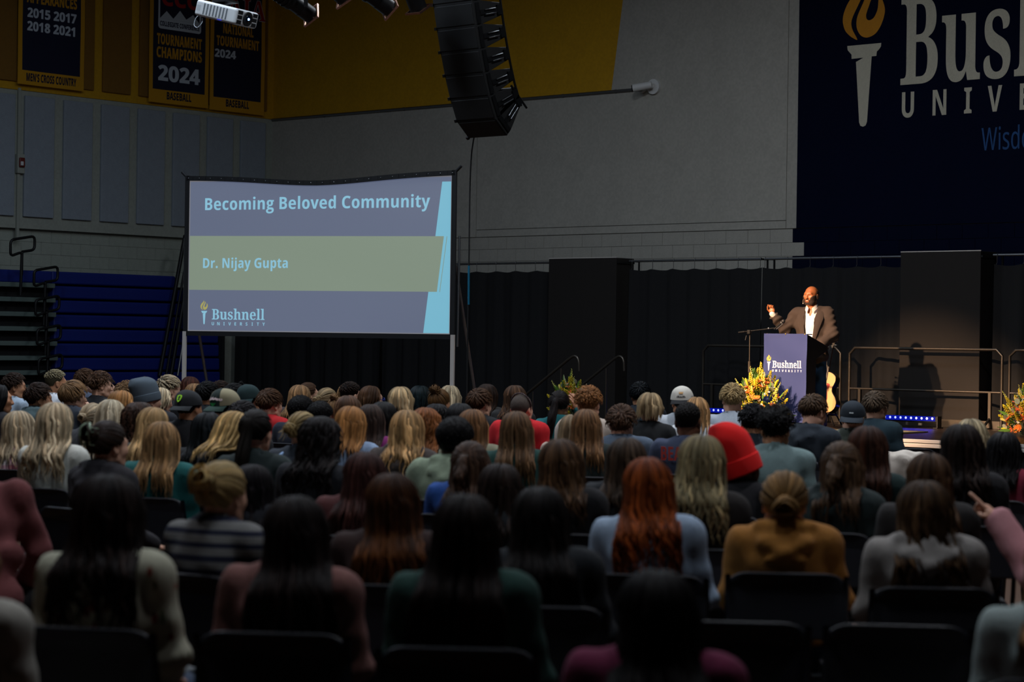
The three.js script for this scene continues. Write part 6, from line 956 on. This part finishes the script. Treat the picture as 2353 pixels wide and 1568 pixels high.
  [-5.51, -7.57, 1.283, 31.1, 0, 'f', 'wavylong', '#8a7c5a', 'sweater', '#26221f', 'l', 'woman with long ash blond hair between ginger hair and red beanie', { 'len': 0.36}],
  [-6.41, -9.14, 1.17, 13.1, 0, 'm', 'redbeanie', '#ff1410', 'sweater', '#131318', 'd', 'man wearing a bright red knit beanie', { 'hair2': '#0b0a0a'}],
  [-6.54, -8.38, 1.207, 31.1, 0, 'f', 'wavylong', '#3a2d22', 'sweater', '#23282c', 'l', 'woman with dark brown waves left of ginger hair', { 'len': 0.3}],
  [-6.35, -7.66, 1.229, 31.1, 0, 'f', 'wavylong', '#4a3523', 'sweater', '#1c1c1e', 'l', 'woman with loose brown waves and black top below beige sweaters', { 'len': 0.3}],
  [-6.08, -6.93, 1.156, 36.1, 0, 'f', 'long', '#241a15', 'sweater', '#1e2226', 'l', 'dark-haired woman below the very long straight brown hair', { 'len': 0.3}],
  [-7.32, -8.08, 1.157, 26.1, 0, 'f', 'halfpony', '#3e2c20', 'sweater', '#1f4f9c', 'l', 'woman with brown ponytail in royal blue jacket', { 'len': 0.24}],
  [-6.89, -6.87, 1.172, 33.1, 0, 'f', 'long', '#3a211c', 'sweater', '#5c2f2e', 'l', 'woman with dark maroon brown hair and burgundy knit', { 'len': 0.32}],
  [-5.48, -5.63, 1.194, 36.1, 0, 'f', 'long', '#3d2516', 'sweater', '#3a2622', 'l', 'woman with long auburn hair ending in golden tips', { 'len': 0.4, 'ombre': 1}],
  [-4.24, -4.68, 1.236, 36.1, 0, 'f', 'long', '#1f1713', 'sweater', '#23483f', 'l', 'woman with long black-brown hair in dark green sweater', { 'len': 0.5}],
  [-4.7, -5.57, 1.191, 36.1, 0, 'f', 'long', '#191513', 'sweater', '#1d2226', 'l', 'black-haired woman in black top right of dark green sweater', { 'len': 0.36}],
  [-3.17, -4.18, 1.132, 36.1, 0, 'f', 'long', '#14100e', 'sweater', '#7a1f48', 'l', 'nearest dark-haired woman in magenta top at bottom of picture', { 'len': 0.3}],
  [-4.83, -4.51, 1.2, 36.1, 0, 'f', 'long', '#1e1613', 'sweater', '#8d5f58', 'l', 'woman with very long dark hair in dusty pink knit', { 'len': 0.48}],
  [-6.14, -5.37, 1.205, 13.1, 0, 'f', 'clip', '#b59a66', 'striped', '#39415c', 'l', 'blond woman in navy and grey striped sweater with claw clip', { 'neck': 1}],
  [-7.3, -6.6, 1.104, 21.1, 0, 'f', 'long', '#161214', 'sweater', '#191b22', 'l', 'dark head hidden between the striped sweater and dusty pink knit', { 'len': 0.3}],
  [-5.28, -4.18, 1.248, 31.1, 0, 'f', 'wavylong', '#1d1512', 'floral', '#9c9c86', 'l', 'woman with thick dark waves in cream floral blouse', { 'len': 0.42, 'vol': 0.025}],
  [-7.76, -5.38, 1.269, 21.1, 0, 'f', 'bob', '#4a3322', 'sweater', '#7f4444', 'l', 'broad-backed person in dusty rose shirt at the left edge', { 'lean': 20, 'wide': 1.65, 'side': 14}],
  [-5.01, -3.42, 1.166, 33.1, 0, 'f', 'long', '#7d5f40', 'sweater', '#b5b0a4', 'l', 'person in off-white sweater cut off at the lower left corner', {}],
  [-2.71, -5.41, 1.191, 33.1, 0, 'f', 'long', '#7d5f40', 'sweater', '#a9b8b4', 'l', 'person with pale grey sleeve cut off at lower right corner', {}],
  [-10.06, -7.58, 1.288, 23.1, 0, 'f', 'wavylong', '#ac9a7c', 'sweater', '#d7dad0', 'l', 'woman with long wavy blond hair over white sweatshirt', { 'len': 0.36}],
  [-11.57, -8.41, 1.176, 29.1, 0, 'f', 'wavylong', '#ac9a7c', 'plaid', '#d9b7be', 'l', 'woman with blond waves in pink plaid shirt at left edge', { 'len': 0.3}],
  [-12.1, -9.56, 1.224, 21.1, 0, 'f', 'long', '#b5a88c', 'sweater', '#30343a', 'l', 'woman with straight pale blond hair behind green claw clip', { 'len': 0.4}],
  [-13.03, -10.1, 1.162, 16.1, 0, 'f', 'bun', '#ac9a7c', 'sweater', '#3a3c40', 'l', 'woman with low blond bun between two long blond heads', {}],
  [-8.73, -6.87, 1.237, 3.1, -4, 'f', 'clip', '#2a1c14', 'hoodie', '#211f24', 'l', 'dark-haired woman with green claw clip in black hoodie', { 'clipcol': '#8fa58a'}],
  [-11.4, -9.28, 1.221, 21.1, 0, 'f', 'curlylong', '#33231a', 'sweater', '#1f2726', 't', 'person with big dark brown curls below grey beanie', { 'len': 0.24, 'vol': 0.03}],
  [-10.71, -8.81, 1.225, 21.1, 0, 'f', 'long', '#a08258', 'sweater', '#2e3c3a', 'l', 'woman with long straight honey hair behind the dark teal top', { 'len': 0.36}],
  [-9.16, -7.59, 1.212, 29.1, 0, 'f', 'long', '#8c6d48', 'sweater', '#12615f', 'l', 'woman with long light brown hair in dark teal top', { 'len': 0.34}],
  [-10.09, -8.7, 1.211, 29.1, 0, 'f', 'wavylong', '#0e1214', 'sweater', '#171a1e', 't', 'woman with wavy jet black hair below the neon-badge cap', { 'len': 0.28}],
  [-9.42, -8.32, 1.239, 3.1, -17, 'f', 'wavylong', '#a88a58', 'sweater', '#131416', 'l', 'woman with highlighted blond hair, head bowed right, black top', { 'len': 0.26, 'nod': 20}],
  [-8.7, -7.89, 1.287, 26.1, 0, 'f', 'pony2', '#17130f', 'sweater', '#22302f', 'l', 'woman with high black ponytail in dark green grey sweater', {}],
  [-11.17, -9.98, 1.225, 16.1, 0, 'm', 'short', '#161214', 'tee', '#1c2024', 't', 'dark smooth-haired head behind the high black ponytail', {}],
  [-9.58, -9.04, 1.223, 21.1, 0, 'f', 'sidebun', '#8f7a50', 'sweater', '#2d3640', 'l', 'woman with messy ash blond bun and pale blue strap', { 'strap': 1}],
  [-7.98, -7.62, 1.276, 16.1, 0, 'f', 'curlylong', '#120e0d', 'sweater', '#1d2026', 'd', 'woman with long dark curls below the royal blue hoodie', { 'len': 0.34}],
];
for (const r of AUDIENCE) person(r);

// ---------------------------------------------------------------- empty chairs and things left on them
chair(-3.62, -6.05, 0.62, 'empty navy folding chair behind the pale grey hood wearer'); chair(-4.02, -5.74, 0.62, 'empty navy folding chair behind the woman in mustard hoodie');
chair(-9.50, -16.12, 0.5, 'empty navy folding chair in the front row near the stage edge');
{
  const f = field([cap([-0.16, 0.79, 0.27], [0.16, 0.79, 0.27], 0.045), cap([-0.18, 0.76, 0.32], [-0.2, 0.5, 0.34], 0.05, 0.06), cap([0.18, 0.76, 0.32], [0.17, 0.52, 0.35], 0.05, 0.06), ell([0, 0.64, 0.325], [0.19, 0.17, 0.03]), ell([0, 0.68, 0.2], [0.18, 0.12, 0.03])], 0.05);
  const g = meshField((x, y, z) => f(x, y, z) + 0.008 * Math.sin(x * 34 + y * 11) + 0.01 * noise3.noise(x * 13, y * 13, z * 13), [-0.32, 0.36, 0.1], [0.32, 0.9, 0.45], 0.016);
  solo('fleece_jacket', g, clothMat('#cfc8bb'), 'crumpled off-white fleece jacket hung over a chair below the stage edge', 'jacket', [-9.01, 0.02, -15.09], [0, 0.55, 0]);
  chair(-9.01, -15.09, 0.55, 'navy folding chair holding the crumpled off-white fleece jacket');
}

scene.traverse((o) => { if (o.isMesh) { o.castShadow = true; o.receiveShadow = true; } if (o.isSpotLight) o.castShadow = true; });
renderer.render(scene, camera);
